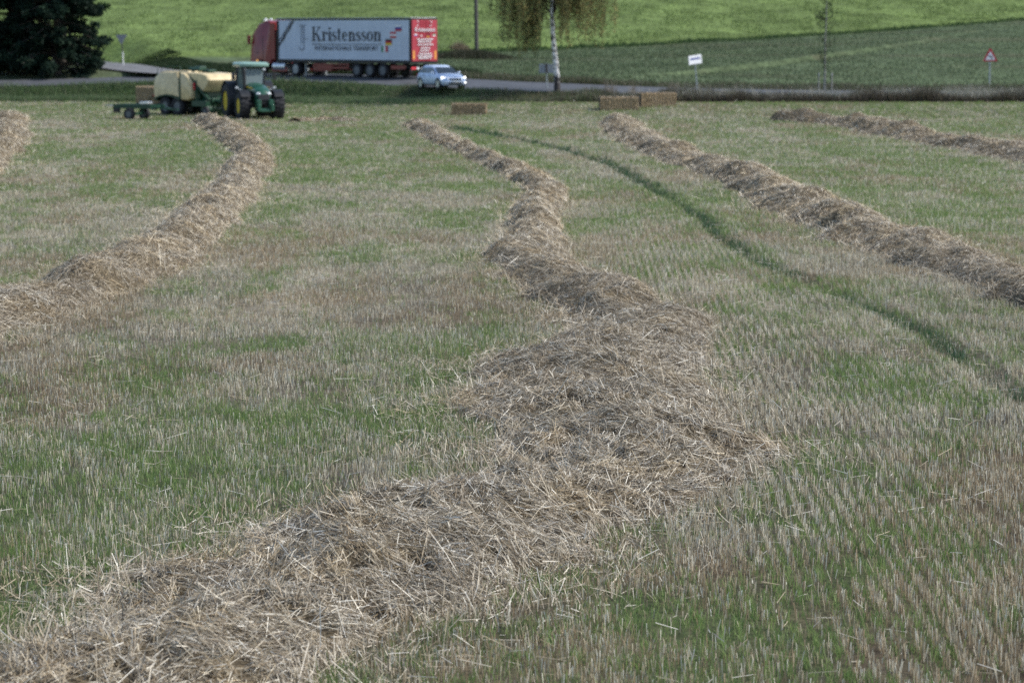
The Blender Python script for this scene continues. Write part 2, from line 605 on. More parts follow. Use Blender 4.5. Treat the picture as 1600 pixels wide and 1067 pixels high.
def zone_tint(x, y):
    """colour of the ground, darkened towards the camera: stubble field, verge, meadow, bright grass"""
    n = len(x)
    col = np.zeros((n, 3))
    gm = green_mask(x, y)[:, None]
    br = (.5 * sstep(.48, .70, fbm(x * .35, y * .16, 41, 3)))[:, None]
    thatch = np.array([.165, .142, .105]) * (1 - br) + np.array([.165, .115, .065]) * br
    pl_ = (sstep(.56, .70, fbm(x * .5 + 9, y * .2, 43, 3)) * sstep(30, 55, y) * .6)[:, None]
    col = col * 1
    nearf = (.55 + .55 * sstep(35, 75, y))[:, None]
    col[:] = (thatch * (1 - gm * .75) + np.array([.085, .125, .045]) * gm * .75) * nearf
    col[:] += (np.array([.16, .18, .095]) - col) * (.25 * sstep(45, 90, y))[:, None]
    col[:] += (np.array([.27, .24, .18]) - col) * pl_
    far = y > 150
    if far.any():
        xf, yf = x[far], y[far]
        t, _ = road_frame(ROAD, xf, yf)
        c = col[far]
        grass = np.array([.045, .075, .026]); dry = np.array([.13, .10, .065])
        rt = sstep(-6, 8, xf)[:, None]
        verge = grass * (1 - rt) + dry * rt
        k = sstep(-8.5, -5.5, t)[:, None]
        headland = np.array([.10, .115, .055])
        kh = (sstep(-30, -14, t) * .6)[:, None]
        c = c * (1 - kh) + headland * kh
        c = c * (1 - k) + verge * k
        kf = (t > 0)[:, None]
        mead = np.array([.088, .118, .060]) * (.85 + .3 * fbm(xf * .12, yf * .3, 51, 3))[:, None]
        dryp = sstep(.5, .75, fbm(xf * .05, yf * .2, 52, 3))[:, None]
        mead = mead * (1 - .5 * dryp) + np.array([.105, .092, .058]) * .5 * dryp
        spot = sstep(.54, .70, fbm(xf * .55, yf * .15, 54, 3)) * .17
        brt = np.array([.128, .178, .055]) * ((.75 + .5 * fbm(xf * .07, yf * .03, 53, 4)) * (1 - spot))[:, None]
        over = sstep(-.3, .6, yf - bound_y(xf))[:, None]
        c = np.where(kf, mead * (1 - over) + brt * over, c)
        col[far] = c
    return col


def build_ground():
    ys = np.concatenate([np.arange(-60, 18, 6), np.arange(18, 60, .3), np.arange(60, 160, .6), np.arange(160, 240, .5), np.arange(240, 330, 1.2), np.geomspace(330, 1500, 40)])
    u = np.linspace(-1, 1, 281)
    u = np.concatenate([[-30, -12, -6, -3, -1.8, -1.3], u, [1.3, 1.8, 3, 6, 12, 30]])
    Wd = 9 + .235 * np.clip(ys, 0, None)
    X = u[None, :] * Wd[:, None]
    Y = np.repeat(ys[:, None], len(u), 1)
    Z = terrain(X, Y)
    co = np.stack([X.ravel(), Y.ravel(), Z.ravel()], 1)
    nu = len(u)
    i = np.arange(len(ys) - 1)[:, None] * nu + np.arange(nu - 1)[None, :]
    q = np.stack([i, i + 1, i + nu + 1, i + nu], -1).reshape(-1, 4)
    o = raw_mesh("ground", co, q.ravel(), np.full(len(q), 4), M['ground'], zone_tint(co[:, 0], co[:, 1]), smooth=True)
    tag(o, kind='structure')


build_ground()


def strip(name, path, offs, lift, mat_, cross):
    tg = np.gradient(path[:, :2], axis=0)
    tg /= np.linalg.norm(tg, axis=1)[:, None]
    nrm = np.stack([-tg[:, 1], tg[:, 0]], 1)
    rows = []
    for o_ in offs:
        rows.append(np.column_stack([path[:, :2] + nrm * o_, path[:, 2] + cross * o_ + lift]))
    co = np.stack(rows, 1).reshape(-1, 3)
    n, k = len(path), len(offs)
    i = np.arange(n - 1)[:, None] * k + np.arange(k - 1)[None, :]
    q = np.stack([i, i + k, i + k + 1, i + 1], -1).reshape(-1, 4)
    o = raw_mesh(name, co, q.ravel(), np.full(len(q), 4), mat_, smooth=True)
    return tag(o, kind='structure')


strip("road", ROAD, [-3.4, -1.7, 0, 1.7, 3.4], 0, M['asphalt'], CROSS)
strip("side_road", SIDE, [-2.3, 0, 2.3], .012, M['gravel'], 0)

# ------------------------------------------------------------------ blades and stalks in bulk


def stalks(name, P, D, L, W, side, col, mat_, parent=None, bend=None, taper=0.0, segs=1):
    """flat stalks: base P, unit direction D, length L, width W along unit vector side; taper 1 = pointed"""
    n = len(P)
    hw = side * (W[:, None] / 2)
    tip = P + D * L[:, None]
    if segs == 1:
        if taper >= 1:
            co = np.stack([P - hw, P + hw, tip + (0 if bend is None else bend)], 1).reshape(-1, 3)
            f = np.arange(3 * n); lt = np.full(n, 3); k = 3
        else:
            if bend is not None: tip = tip + bend
            co = np.stack([P - hw, P + hw, tip + hw * (1 - taper), tip - hw * (1 - taper)], 1).reshape(-1, 3)
            f = np.arange(4 * n); lt = np.full(n, 4); k = 4
    else:
        mid = P + D * (L * .5)[:, None] - (0 if bend is None else bend * .5)
        tip = tip + (0 if bend is None else bend)
        if taper >= 1:
            co = np.stack([P - hw, P + hw, mid + hw * .8, mid - hw * .8, tip], 1).reshape(-1, 3)
            b = np.arange(n)[:, None] * 5
            f = (b + np.array([[0, 1, 2, 3, 3, 2, 4]])).ravel(); lt = np.tile([4, 3], n); k = 5
        else:
            co = np.stack([P - hw, P + hw, mid + hw, mid - hw, tip + hw, tip - hw], 1).reshape(-1, 3)
            b = np.arange(n)[:, None] * 6
            f = (b + np.array([[0, 1, 2, 3, 3, 2, 4, 5]])).ravel(); lt = np.tile([4, 4], n); k = 6
    return raw_mesh(name, co, f, lt, mat_, np.repeat(col, k, 0), parent)


def unit(v):
    return v / np.maximum(np.linalg.norm(v, axis=1), 1e-9)[:, None]


def sample_field(rho0, dref, powr, dmax, dmin=19.5):
    """points of the visible field, thinning out with distance"""
    d = np.linspace(dmin, dmax, 4000)
    rho = rho0 * np.minimum(1, (dref / d) ** powr)
    wd = 2 * (.19 * d + 1.2)
    cdf = np.concatenate(([0], np.cumsum((rho * wd)[:-1] * np.diff(d))))
    n = int(cdf[-1])
    y = np.interp(rng.random(n) * cdf[-1], cdf, d)
    x = (rng.random(n) * 2 - 1) * (.19 * y + 1.2)
    return x, y


def pick(cols, n, p=None, sig=.14):
    c = np.array(cols)[rng.choice(len(cols), n, p=p)]
    return c * np.exp(rng.normal(0, sig, (n, 1)))


def field_cover():
    # stubble in drilled rows
    x, y = sample_field(640, 34, 1.2, 196)
    r = x - .02 * y
    r = np.round(r / .15) * .15 + rng.normal(0, 1, len(r)) * (.020 + .09 * sstep(2.6, .8, x)) * np.maximum(1, y / 45)
    x = r + .02 * y
    sd_ = swath_dist(x, y)
    dens = .25 + .75 * sstep(.38, .58, fbm(x * 1.6, y * .9, 61, 3))
    dens *= 1 - .62 * green_mask(x, y)
    dens *= 1 - .22 * sstep(45, 90, y)
    t, _ = road_frame(TRAM, x, y)
    dens *= np.where(np.abs(t) < .32, .3, 1)
    tr, _ = road_frame(ROAD, x, y)
    ok = (rng.random(len(x)) < dens) & (sd_ > .8) & (tr < -9)
    x, y = x[ok], y[ok]
    n = len(x)
    z = terrain(x, y)
    L = np.clip((rng.normal(.098, .026, n) + .03 * sstep(1, 3.5, x)) * (.75 + .5 * fbm(x * .7, y * .5, 62, 2)), .04, .22)
    D = unit(np.stack([rng.normal(0, .13, n), rng.normal(0, .13, n), np.ones(n)], 1))
    az = rng.normal(0, .7, n)
    side = np.stack([np.cos(az), np.sin(az), np.zeros(n)], 1)
    W = .0068 * np.maximum(1, y / 52) * rng.uniform(.7, 1.3, n)
    br = sstep(.5, .66, fbm(x * .35, y * .16, 41, 3))
    col = pick([(.54, .47, .34), (.45, .385, .265), (.71, .66, .53), (.28, .225, .145)], n, [.33, .27, .24, .16])
    warm = pick([(.38, .29, .18), (.31, .23, .14)], n)
    m = rng.random(n) < br * .4
    col[m] = warm[m]
    o = stalks("stubble", np.stack([x, y, z - .01], 1), D, L, W, side, col, M['stub'])
    tag(o, "short pale stubble stems standing in drilled rows across the field", "stubble", kind='stuff')

    # fresh grass between the rows, in tufts
    x, y = sample_field(62, 38, 1.1, 196)
    gm = green_mask(x, y)
    t, _ = road_frame(TRAM, x, y)
    intram = np.abs(t + .05 * np.sin(y * .7)) < .19 * np.maximum(1, y / 62) * (.2 + 1.5 * fbm(x * 1.6, y * .45, 71, 3))
    intram &= rng.random(len(x)) < .3 + .7 * sstep(.40, .56, fbm(x * .7, y * .22, 74, 3))
    tr, _ = road_frame(ROAD, x, y)
    headl = sstep(-30, -14, tr) * .5
    ok = (rng.random(len(x)) < np.clip(gm * 1.0 + .07 + headl, 0, 1)) | intram
    ok &= (swath_dist(x, y) > .95) & (tr < -7)
    x, y, intram = x[ok], y[ok], intram[ok]
    k = 9
    big = rng.random(len(x)) < .14
    sp = np.where(rng.random(len(x)) < .35, .12, .05)
    x = np.repeat(x, k) + rng.normal(0, 1, len(x) * k) * np.repeat(sp, k)
    y = np.repeat(y, k) + rng.normal(0, 1, len(y) * k) * np.repeat(sp, k)
    it = np.repeat(intram, k)
    rr_ = x - .02 * y
    rs = (np.floor(rr_ / .15) + .5) * .15 + rng.normal(0, .028, len(x))
    x = np.where((x > 1.6) & ~it & (y < 70), rs + .02 * y, x)
    bg_ = np.repeat(big, k)
    n = len(x)
    z = terrain(x, y)
    L = rng.uniform(.06, .145, n) * np.where(it, 1.7, 1) * np.where(bg_, 1.5, 1) * (.7 + .6 * fbm(x * 1.1, y * .8, 72, 2))
    D = unit(np.stack([rng.normal(0, .2, n), rng.normal(0, .2, n), np.ones(n)], 1))
    az = rng.normal(0, .8, n)
    side = np.stack([np.cos(az), np.sin(az), np.zeros(n)], 1)
    W = .0070 * np.maximum(1, y / 52) * rng.uniform(.7, 1.3, n)
    bend = np.stack([rng.normal(0, .02, n), rng.normal(0, .02, n), -.01 * np.ones(n)], 1)
    col = pick([(.22, .30, .095), (.16, .245, .075), (.28, .345, .135), (.32, .32, .16)], n, [.4, .3, .2, .1])
    ct = pick([(.042, .105, .05), (.06, .13, .058), (.10, .17, .075), (.16, .16, .10), (.03, .07, .036)], n)
    col[it] = ct[it]
    o = stalks("grass", np.stack([x, y, z - .01], 1), D, L, W, side, col, M['blade'], bend=bend, taper=1, segs=2)
    tag(o, "fresh green grass shoots growing up through the stubble", "grass", kind='stuff')

    # straw scattered flat over the stubble
    x, y = sample_field(13, 36, 1.1, 185)
    sdz = swath_dist(x, y)
    tch, _ = road_frame(CHAFF, x, y)
    keep = rng.random(len(x)) < np.clip(.22 + 1.2 * np.exp(-(tch / 1.1) ** 2) + 1.1 * np.exp(-(np.maximum(sdz - .9, 0) / .55) ** 2) + .9 * sstep(.56, .68, fbm(x * .5 + 9, y * .2, 43, 3)), 0, 1)
    keep &= (sdz > .85)
    x, y = x[keep], y[keep]
    n = len(x)
    z = terrain(x, y) + rng.uniform(.02, .11, n)
    az = rng.random(n) * 2 * PI
    D = unit(np.stack([np.cos(az), np.sin(az), rng.normal(0, .18, n)], 1))
    side = unit(np.cross(D, np.stack([rng.normal(0, .4, n), rng.normal(0, .4, n) - .3, np.ones(n)], 1)))
    col = pick([(.52, .46, .36), (.40, .33, .22), (.62, .58, .5)], n)
    o = stalks("loose_straw", np.stack([x, y, z], 1), D, rng.uniform(.08, .34, n), .0065 * np.maximum(1, y / 52), side, col, M['straw'])
    tag(o, "single pale straw stalks scattered over the stubble", "straw", kind='stuff')


field_cover()

# ------------------------------------------------------------------ straw swaths


def swath(key, label, seed):
    S = SWATHS[key]
    path = S['path']
    s = np.arange(len(path)) * .15
    tg = np.gradient(path[:, :2], axis=0); tg /= np.linalg.norm(tg, axis=1)[:, None]
    nr = np.stack([-tg[:, 1], tg[:, 0]], 1)
    hw = S['wid'] * (.78 + .45 * vn(s * .45, s * 0, seed)) * (1 + .12 * (vn(s * 1.7, s * 0, seed + 1) - .5))
    hw *= sstep(-.1, 1.5, s[-1] - s) * .6 + .4
    ht = S['h'] * (.62 + .72 * vn(s * .55, s * 0 + 5, seed + 2))
    ht *= sstep(-.2, 1.8, s[-1] - s) * .85 + .15
    skew = .5 * (vn(s * .5, s * 0 + 9, seed + 3) - .5)
    eL = .62 * (fbm(s * .9, s * 0 + 2, seed + 14, 4) - .5); eR = .62 * (fbm(s * .9, s * 0 + 7, seed + 15, 4) - .5)
    ground = terrain(path[:, 0], path[:, 1])

    def surf(si, u):
        i = np.clip(np.floor(si).astype(int), 0, len(path) - 2); f = si - i
        L = lambda a: a[i] * (1 - f if a.ndim == 1 else (1 - f)[:, None]) + a[i + 1] * (f if a.ndim == 1 else f[:, None])
        p = L(path[:, :2]); nn = L(nr); h = L(hw)
        h = h * (1 + np.where(u > 0, L(eL), L(eR)))
        x = p[:, 0] + nn[:, 0] * u * h
        y = p[:, 1] + nn[:, 1] * u * h
        us = u + L(skew) * (1 - u * u)
        prof = np.maximum(0, 1 - us * us) ** (1.0 if key != 'w2' else .9)
        lump = .34 * (fbm(x * 1.3, y * .9, seed + 5, 3) - .5) - (.13 * np.clip(1.6 - y / 42, .3, 1)) * sstep(.52, .68, fbm(x * 4.2 + 5, y * 2.2, seed + 6, 3))
        z = L(ground) + L(ht) * prof + lump * prof ** .6 - .05 * (np.abs(u) > 1)
        return np.stack([x, y, z], 1)

    nu = 25
    us = np.linspace(-1.12, 1.12, nu)
    n = len(path)
    SI, UU = np.meshgrid(np.arange(n, dtype=float), us, indexing='ij')
    co = surf(SI.ravel().clip(0, n - 1.001), UU.ravel())
    i = np.arange(n - 1)[:, None] * nu + np.arange(nu - 1)[None, :]
    q = np.stack([i, i + nu, i + nu + 1, i + 1], -1).reshape(-1, 4)
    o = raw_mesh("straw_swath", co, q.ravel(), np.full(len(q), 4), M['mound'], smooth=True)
    tag(o, label, "straw swath", "long wavy swaths of straw raked across the field")

    # the stalks lying on it
    d = path[:, 1]
    vis = (d > 19) & (np.abs(path[:, 0]) < .19 * d + 3.5)
    rho = 3100 * np.minimum(1, (28 / np.maximum(d, 1)) ** 1.45)
    wgt = rho * 2 * hw * .15 * vis
    cdf = np.concatenate(([0], np.cumsum(wgt)))
    N = int(cdf[-1])
    si = np.interp(rng.random(N) * cdf[-1], cdf, np.arange(n + 1)).clip(0, n - 1.01)
    u = np.clip((rng.random(N) * 2 - 1) * 1.05 + rng.normal(0, .06, N), -1.3, 1.3)
    sk = rng.random(N) < .07
    sg_ = np.where(rng.random(N) < .62, -1, 1) if key in ('w1', 'w2') else np.where(rng.random(N) < .5, -1, 1)
    u = np.where(sk, sg_ * (.85 + np.abs(rng.normal(0, .42, N))), u)
    P = surf(si, u)
    P[:, 2] += np.where(sk, .04 + rng.uniform(0, .07, N), 0)
    pit = sstep(.52, .68, fbm(P[:, 0] * 4.2 + 5, P[:, 1] * 2.2, seed + 6, 3))
    kp = rng.random(N) > pit * .6 * np.clip(1.6 - P[:, 1] / 42, .1, 1)
    si, u, P = si[kp], u[kp], P[kp]; N = len(P)
    Pu = surf(si, u + .05) - P
    Ps = surf((si + .7).clip(0, n - 1.01), u) - P
    B = unit(Pu); nrm = unit(np.cross(Ps, Pu)); nrm *= np.sign(nrm[:, 2:3] + 1e-6)
    Tn = unit(np.cross(nrm, B))
    lock = 5.5 * (fbm(P[:, 0] * .9, P[:, 1] * .7, seed + 9, 3)) + rng.normal(0, .55, N)
    stray = rng.random(N) < .3
    lock[stray] = rng.random(stray.sum()) * 2 * PI
    lock += np.where(rng.random(N) < .5, PI, 0)
    tilt = rng.normal(.03, .14, N)
    up = rng.random(N) < .055
    tilt[up] = rng.uniform(.2, .9, up.sum())
    D = unit(np.cos(lock)[:, None] * Tn + np.sin(lock)[:, None] * B + tilt[:, None] * nrm)
    L = np.clip(rng.lognormal(-1.62, .46, N), .07, .6)
    layer = rng.random(N) ** 1.4
    P = P + nrm * (layer * .055 - .012)[:, None] - D * (L * .5)[:, None] * np.where(up, .1, 1)[:, None]
    dd = P[:, 1]
    W = rng.uniform(.0034, .0078, N) * np.maximum(1, dd / 58)
    L = L * np.clip(1.25 - dd / 160, .6, 1)
    short = rng.random(N) < .3
    L = np.where(short, L * rng.uniform(.2, .5, N), L)
    W = np.where(short, W * 1.25, W)
    P[up, 2] += .01
    roll = nrm + rng.normal(0, .55, (N, 3))
    side = unit(np.cross(D, roll))
    col = pick([(.335, .283, .20), (.45, .395, .305), (.24, .183, .115), (.65, .605, .51), (.105, .08, .05)], N, [.29, .26, .18, .10, .17], .2)
    warm = sstep(.52, .72, fbm(P[:, 0] * 2.0, P[:, 1] * 1.5, seed + 12, 2))[:, None]
    col = col * (1 - warm * np.array([.0, .07, .2]))
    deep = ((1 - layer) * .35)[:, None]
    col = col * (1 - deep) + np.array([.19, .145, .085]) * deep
    col = col * (1 + .5 * sstep(45, 75, dd))[:, None]  # far stalks lightened in colour, standing in for missing glints
    bend = nrm * (rng.normal(-.002, .005, N) * L / .2)[:, None]
    pale = (layer > .75) & (rng.random(N) < .16) & (dd < 50)  # glints put into the colour of a few near top-layer stalks
    col[pale] = pick([(.74, .70, .60), (.66, .60, .48)], int(pale.sum()), None, .08)
    near = dd < 62
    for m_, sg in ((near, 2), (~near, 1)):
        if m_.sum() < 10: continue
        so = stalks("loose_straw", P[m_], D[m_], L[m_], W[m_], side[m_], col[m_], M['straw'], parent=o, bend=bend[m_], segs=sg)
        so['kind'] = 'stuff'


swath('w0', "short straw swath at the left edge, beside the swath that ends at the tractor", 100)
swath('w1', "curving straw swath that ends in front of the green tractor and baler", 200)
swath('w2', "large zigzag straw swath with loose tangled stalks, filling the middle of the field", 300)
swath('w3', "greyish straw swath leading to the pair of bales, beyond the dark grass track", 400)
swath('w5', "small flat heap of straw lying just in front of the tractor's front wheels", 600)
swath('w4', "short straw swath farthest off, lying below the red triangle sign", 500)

# ------------------------------------------------------------------ verges, banks


def tall_grass(name, n, fx, col, hrange, wid, label, cat, lean=.25, mat_=None, clump=0.0):
    x, y, hs = fx(n)
    n = len(x)
    z = terrain(x, y)
    L = rng.uniform(*hrange, n) * hs
    D = unit(np.stack([rng.normal(0, lean, n), rng.normal(0, lean, n), np.ones(n)], 1))
    az = rng.normal(0, .8, n)
    side = np.stack([np.cos(az), np.sin(az), np.zeros(n)], 1)
    bend = np.stack([rng.normal(0, .12, n), rng.normal(0, .12, n), -.05 * np.ones(n)], 1) * L[:, None]
    o = stalks(name, np.stack([x, y, z - .03], 1), D, L, wid * rng.uniform(.6, 1.5, n), side, col(x, y, n), mat_ or M['blade'], bend=bend, taper=1, segs=2)
    return tag(o, label, cat, kind='stuff')


def along_road(t0, t1, x0, x1):
    tg = np.gradient(ROAD[:, :2], axis=0); tg /= np.linalg.norm(tg, axis=1)[:, None]
    nr = np.stack([-tg[:, 1], tg[:, 0]], 1)
    idx = np.where((ROAD[:, 0] > x0) & (ROAD[:, 0] < x1))[0]

    def f(n):
        j = rng.choice(idx, n)
        t = rng.uniform(t0, t1, n)
        jit = rng.uniform(-.3, .3, n)
        x = ROAD[j, 0] + nr[j, 0] * t + tg[j, 0] * jit
        y = ROAD[j, 1] + nr[j, 1] * t + tg[j, 1] * jit
        hs = .55 + .8 * fbm(x * .5, y * .5, 91, 3)
        return x, y, hs
    return f


def green_cols(x, y, n):
    return pick([(.13, .19, .08), (.10, .155, .065), (.16, .21, .10), (.22, .21, .14)], n, [.4, .3, .2, .1])


def dry_cols(x, y, n):
    c = pick([(.10, .085, .062), (.07, .058, .045), (.15, .13, .095), (.055, .065, .038)], n, [.35, .3, .2, .15])
    g = rng.random(n) < .75 * (1 - sstep(2, 14, x))
    c[g] = pick([(.09, .13, .055), (.22, .20, .14), (.12, .14, .07)], int(g.sum()))
    return c


def near_left(n):
    x, y, hs = along_road(-9.5, -3.6, -62, 1.5)(n)
    return x, y, hs * np.where(x > -14, .75, 1.0)


def near_right(n):
    x, y, hs = along_road(-6.4, -3.5, -4, 62)(n)
    k = sstep(-4, 10, x)
    keep = rng.random(n) < .35 + .65 * k
    return x[keep], y[keep], (hs * (.5 + .5 * k) * (.55 + .75 * vn(x * .6, x * 0, 94)))[keep]


tall_grass("verge_grass", 90000, near_left, green_cols, (.25, .65), .03, "dark green rough grass on the near verge below the road", "verge grass")
tall_grass("dry_verge_grass", 95000, near_right, dry_cols, (.3, .85), .028, "brown and purplish dry grass standing along the field edge", "dry grass")
def pale_right(n):
    x, y, hs = along_road(-6.2, -3.45, 3, 62)(n)
    k = sstep(3, 14, x) * (.25 + .75 * sstep(.35, .65, vn(x * .55, x * 0, 93)))
    keep = rng.random(n) < k
    return x[keep], y[keep], hs[keep]


tall_grass("pale_verge_grass", 30000, pale_right, lambda x, y, n: pick([(.36, .34, .28), (.28, .26, .21), (.44, .42, .36), (.17, .19, .12)], n), (.45, 1.15), .018, "pale feathery dry grass heads along the road's near edge", "dry grass", lean=.16)
tall_grass("far_verge_grass", 42000, along_road(3.5, 6.5, -12, 62), lambda x, y, n: pick([(.06, .09, .035), (.17, .15, .11), (.10, .10, .055)], n), (.2, .6), .03, "mixed green and pale grass on the far verge of the road", "verge grass")


def side_bank(n):
    tg = np.gradient(SIDE[:, :2], axis=0); tg /= np.linalg.norm(tg, axis=1)[:, None]
    nr = np.stack([-tg[:, 1], tg[:, 0]], 1)
    j = rng.integers(0, 48, n)
    t = -rng.uniform(2.5, 6.0, n)
    x = SIDE[j, 0] + nr[j, 0] * t; y = SIDE[j, 1] + nr[j, 1] * t
    m = (x < -8)
    return x[m], y[m], ((.6 + .8 * fbm(x * .4, y * .4, 95, 3)) * np.clip(1.15 - j / 48, .2, 1))[m]


def bank_right(n):
    x, y, hs = along_road(3.6, 8.0, -24, -8)(n)
    return x, y, hs


tall_grass("bank_grass", 26000, side_bank, lambda x, y, n: pick([(.022, .045, .018), (.03, .06, .02), (.05, .07, .03)], n), (.2, .6), .045, "dark tall grass on the bank along the side road", "bank grass")
tall_grass("roadside_grass", 22000, bank_right, lambda x, y, n: pick([(.022, .045, .018), (.03, .06, .02), (.05, .07, .03)], n), (.3, .75), .04, "dark grass bank across the road from the baler, behind the lorry's cab", "bank grass")


def hill_pts(n):
    x = rng.uniform(-62, 75, n)
    y = bound_y(x) + .5 + 90 * rng.random(n) ** 1.2
    keep = (np.abs(x) < .2 * y + 3) & (rng.random(n) < .25 + .75 * sstep(.42, .62, fbm(x * .5, y * .2, 98, 3)))
    return x[keep], y[keep], np.ones(int(keep.sum()))


def meadow_pts(n):
    x = rng.uniform(-6, 66, n)
    f = rng.random(n)
    y = 186 + f * (bound_y(x) - 187)
    t, _ = road_frame(ROAD, x, y)
    keep = (t > 5) & (np.abs(x) < .2 * y + 3) & (rng.random(n) < .6 + .4 * sstep(.4, .6, fbm(x * .3, y * .5, 99, 3)))
    return x[keep], y[keep], np.ones(int(keep.sum()))


tall_grass("hill_grass", 130000, hill_pts, lambda x, y, n: pick([(.13, .18, .056), (.118, .168, .052), (.145, .192, .06), (.10, .148, .046)], n), (.12, .34), .05, "bright green grass crop covering the slope", "grass")
tall_grass("meadow_grass", 80000, meadow_pts, lambda x, y, n: pick([(.095, .128, .064), (.088, .118, .06), (.115, .13, .072), (.10, .135, .066)], n), (.10, .28), .045, "greyish green grass of the lower meadow", "grass")


def boundary(n):
    x = rng.uniform(-8, 66, n)
    y = bound_y(x) + rng.uniform(-.5, .7, n)
    return x, y, .6 + .7 * fbm(x * .3, y * .3, 97, 3)


tall_grass("boundary_shadow_grass", 12000, boundary, lambda x, y, n: pick([(.045, .085, .03), (.06, .11, .035)], n), (.15, .38), .05, "grass edge between the meadow and the bright field, coloured dark as its shadow line", "field edge grass")  # blades coloured dark to stand for the shadow line below the bright field

# ------------------------------------------------------------------ vehicle pieces


def heading(h):
    """rotation about z so that local +X points along (hx, hy)"""
    return math.atan2(h[1], h[0])


def wheel(parent, x, y, r, w_, rim_r, rim_mat, outer=1, lugs=0, name="wheel", tyre_mat=None):
    """tyre and rim turned round the axle; outer = +1 or -1: the side the rim dish faces"""
    e = link(bpy.data.objects.new(name, None))
    e.empty_display_size = .1
    e.parent = parent
    e.location = (x, y, r)
    h = w_ / 2
    m = MB()
    m.lathe_y([(-h * .80, rim_r), (-h, rim_r + .04), (-h, r * .86), (-h * .82, r * .965), (-h * .5, r), (h * .5, r), (h * .82, r * .965), (h, r * .86), (h, rim_r + .04), (h * .80, rim_r)], (0, 0, 0), 36)
    if lugs:
        for k in range(lugs):
            for sd_ in (-1, 1):
                a = (k + (.5 if sd_ > 0 else 0)) * 2 * PI / lugs
                c = Vector((math.cos(a) * r, sd_ * h * .5, math.sin(a) * r))
                m.box(c, (.07, h * 1.0, .07), rot=(0, -a, sd_ * .0))
    m.build("tyre", tyre_mat or M['tyre'], e, smooth=True)
    m = MB()
    o = outer
    m.lathe_y([(o * h * .84, rim_r + .035), (o * h * .86, rim_r - .02), (o * h * .35, rim_r * .80), (o * h * .30, rim_r * .45), (o * h * .62, rim_r * .36), (o * h * .66, rim_r * .12), (o * h * .66, .01)], (0, 0, 0), 28)
    m.lathe_y([(-o * h * .82, rim_r + .03), (-o * h * .5, rim_r * .8), (-o * h * .45, .01)], (0, 0, 0), 20)
    for k in range(8):
        a = k * PI / 4
        m.box((math.cos(a) * rim_r * .27, o * h * .64, math.sin(a) * rim_r * .27), (.05, .05, .05))
    m.build("rim", rim_mat, e, smooth=True)
    return e


def text(body, size, mat_, parent, loc, rot, name="lettering", align='CENTER', ext=.004, sx=1.0):
    cu = bpy.data.curves.new(name, 'FONT')
    cu.body = body
    cu.size = size
    cu.align_x = align
    cu.align_y = 'CENTER'
    cu.extrude = ext
    tmp = bpy.data.objects.new("tmp", cu)
    C.objects.link(tmp)
    bpy.context.view_layer.update()
    me = bpy.data.meshes.new_from_object(tmp)
    bpy.data.objects.remove(tmp)
    bpy.data.curves.remove(cu)
    me.name = name
    me.materials.clear()
    me.materials.append(mat_)
    o = link(bpy.data.objects.new(name, me))
    o.parent = parent
    o.location = loc
    o.rotation_euler = rot
    o.scale.x = sx
    return o


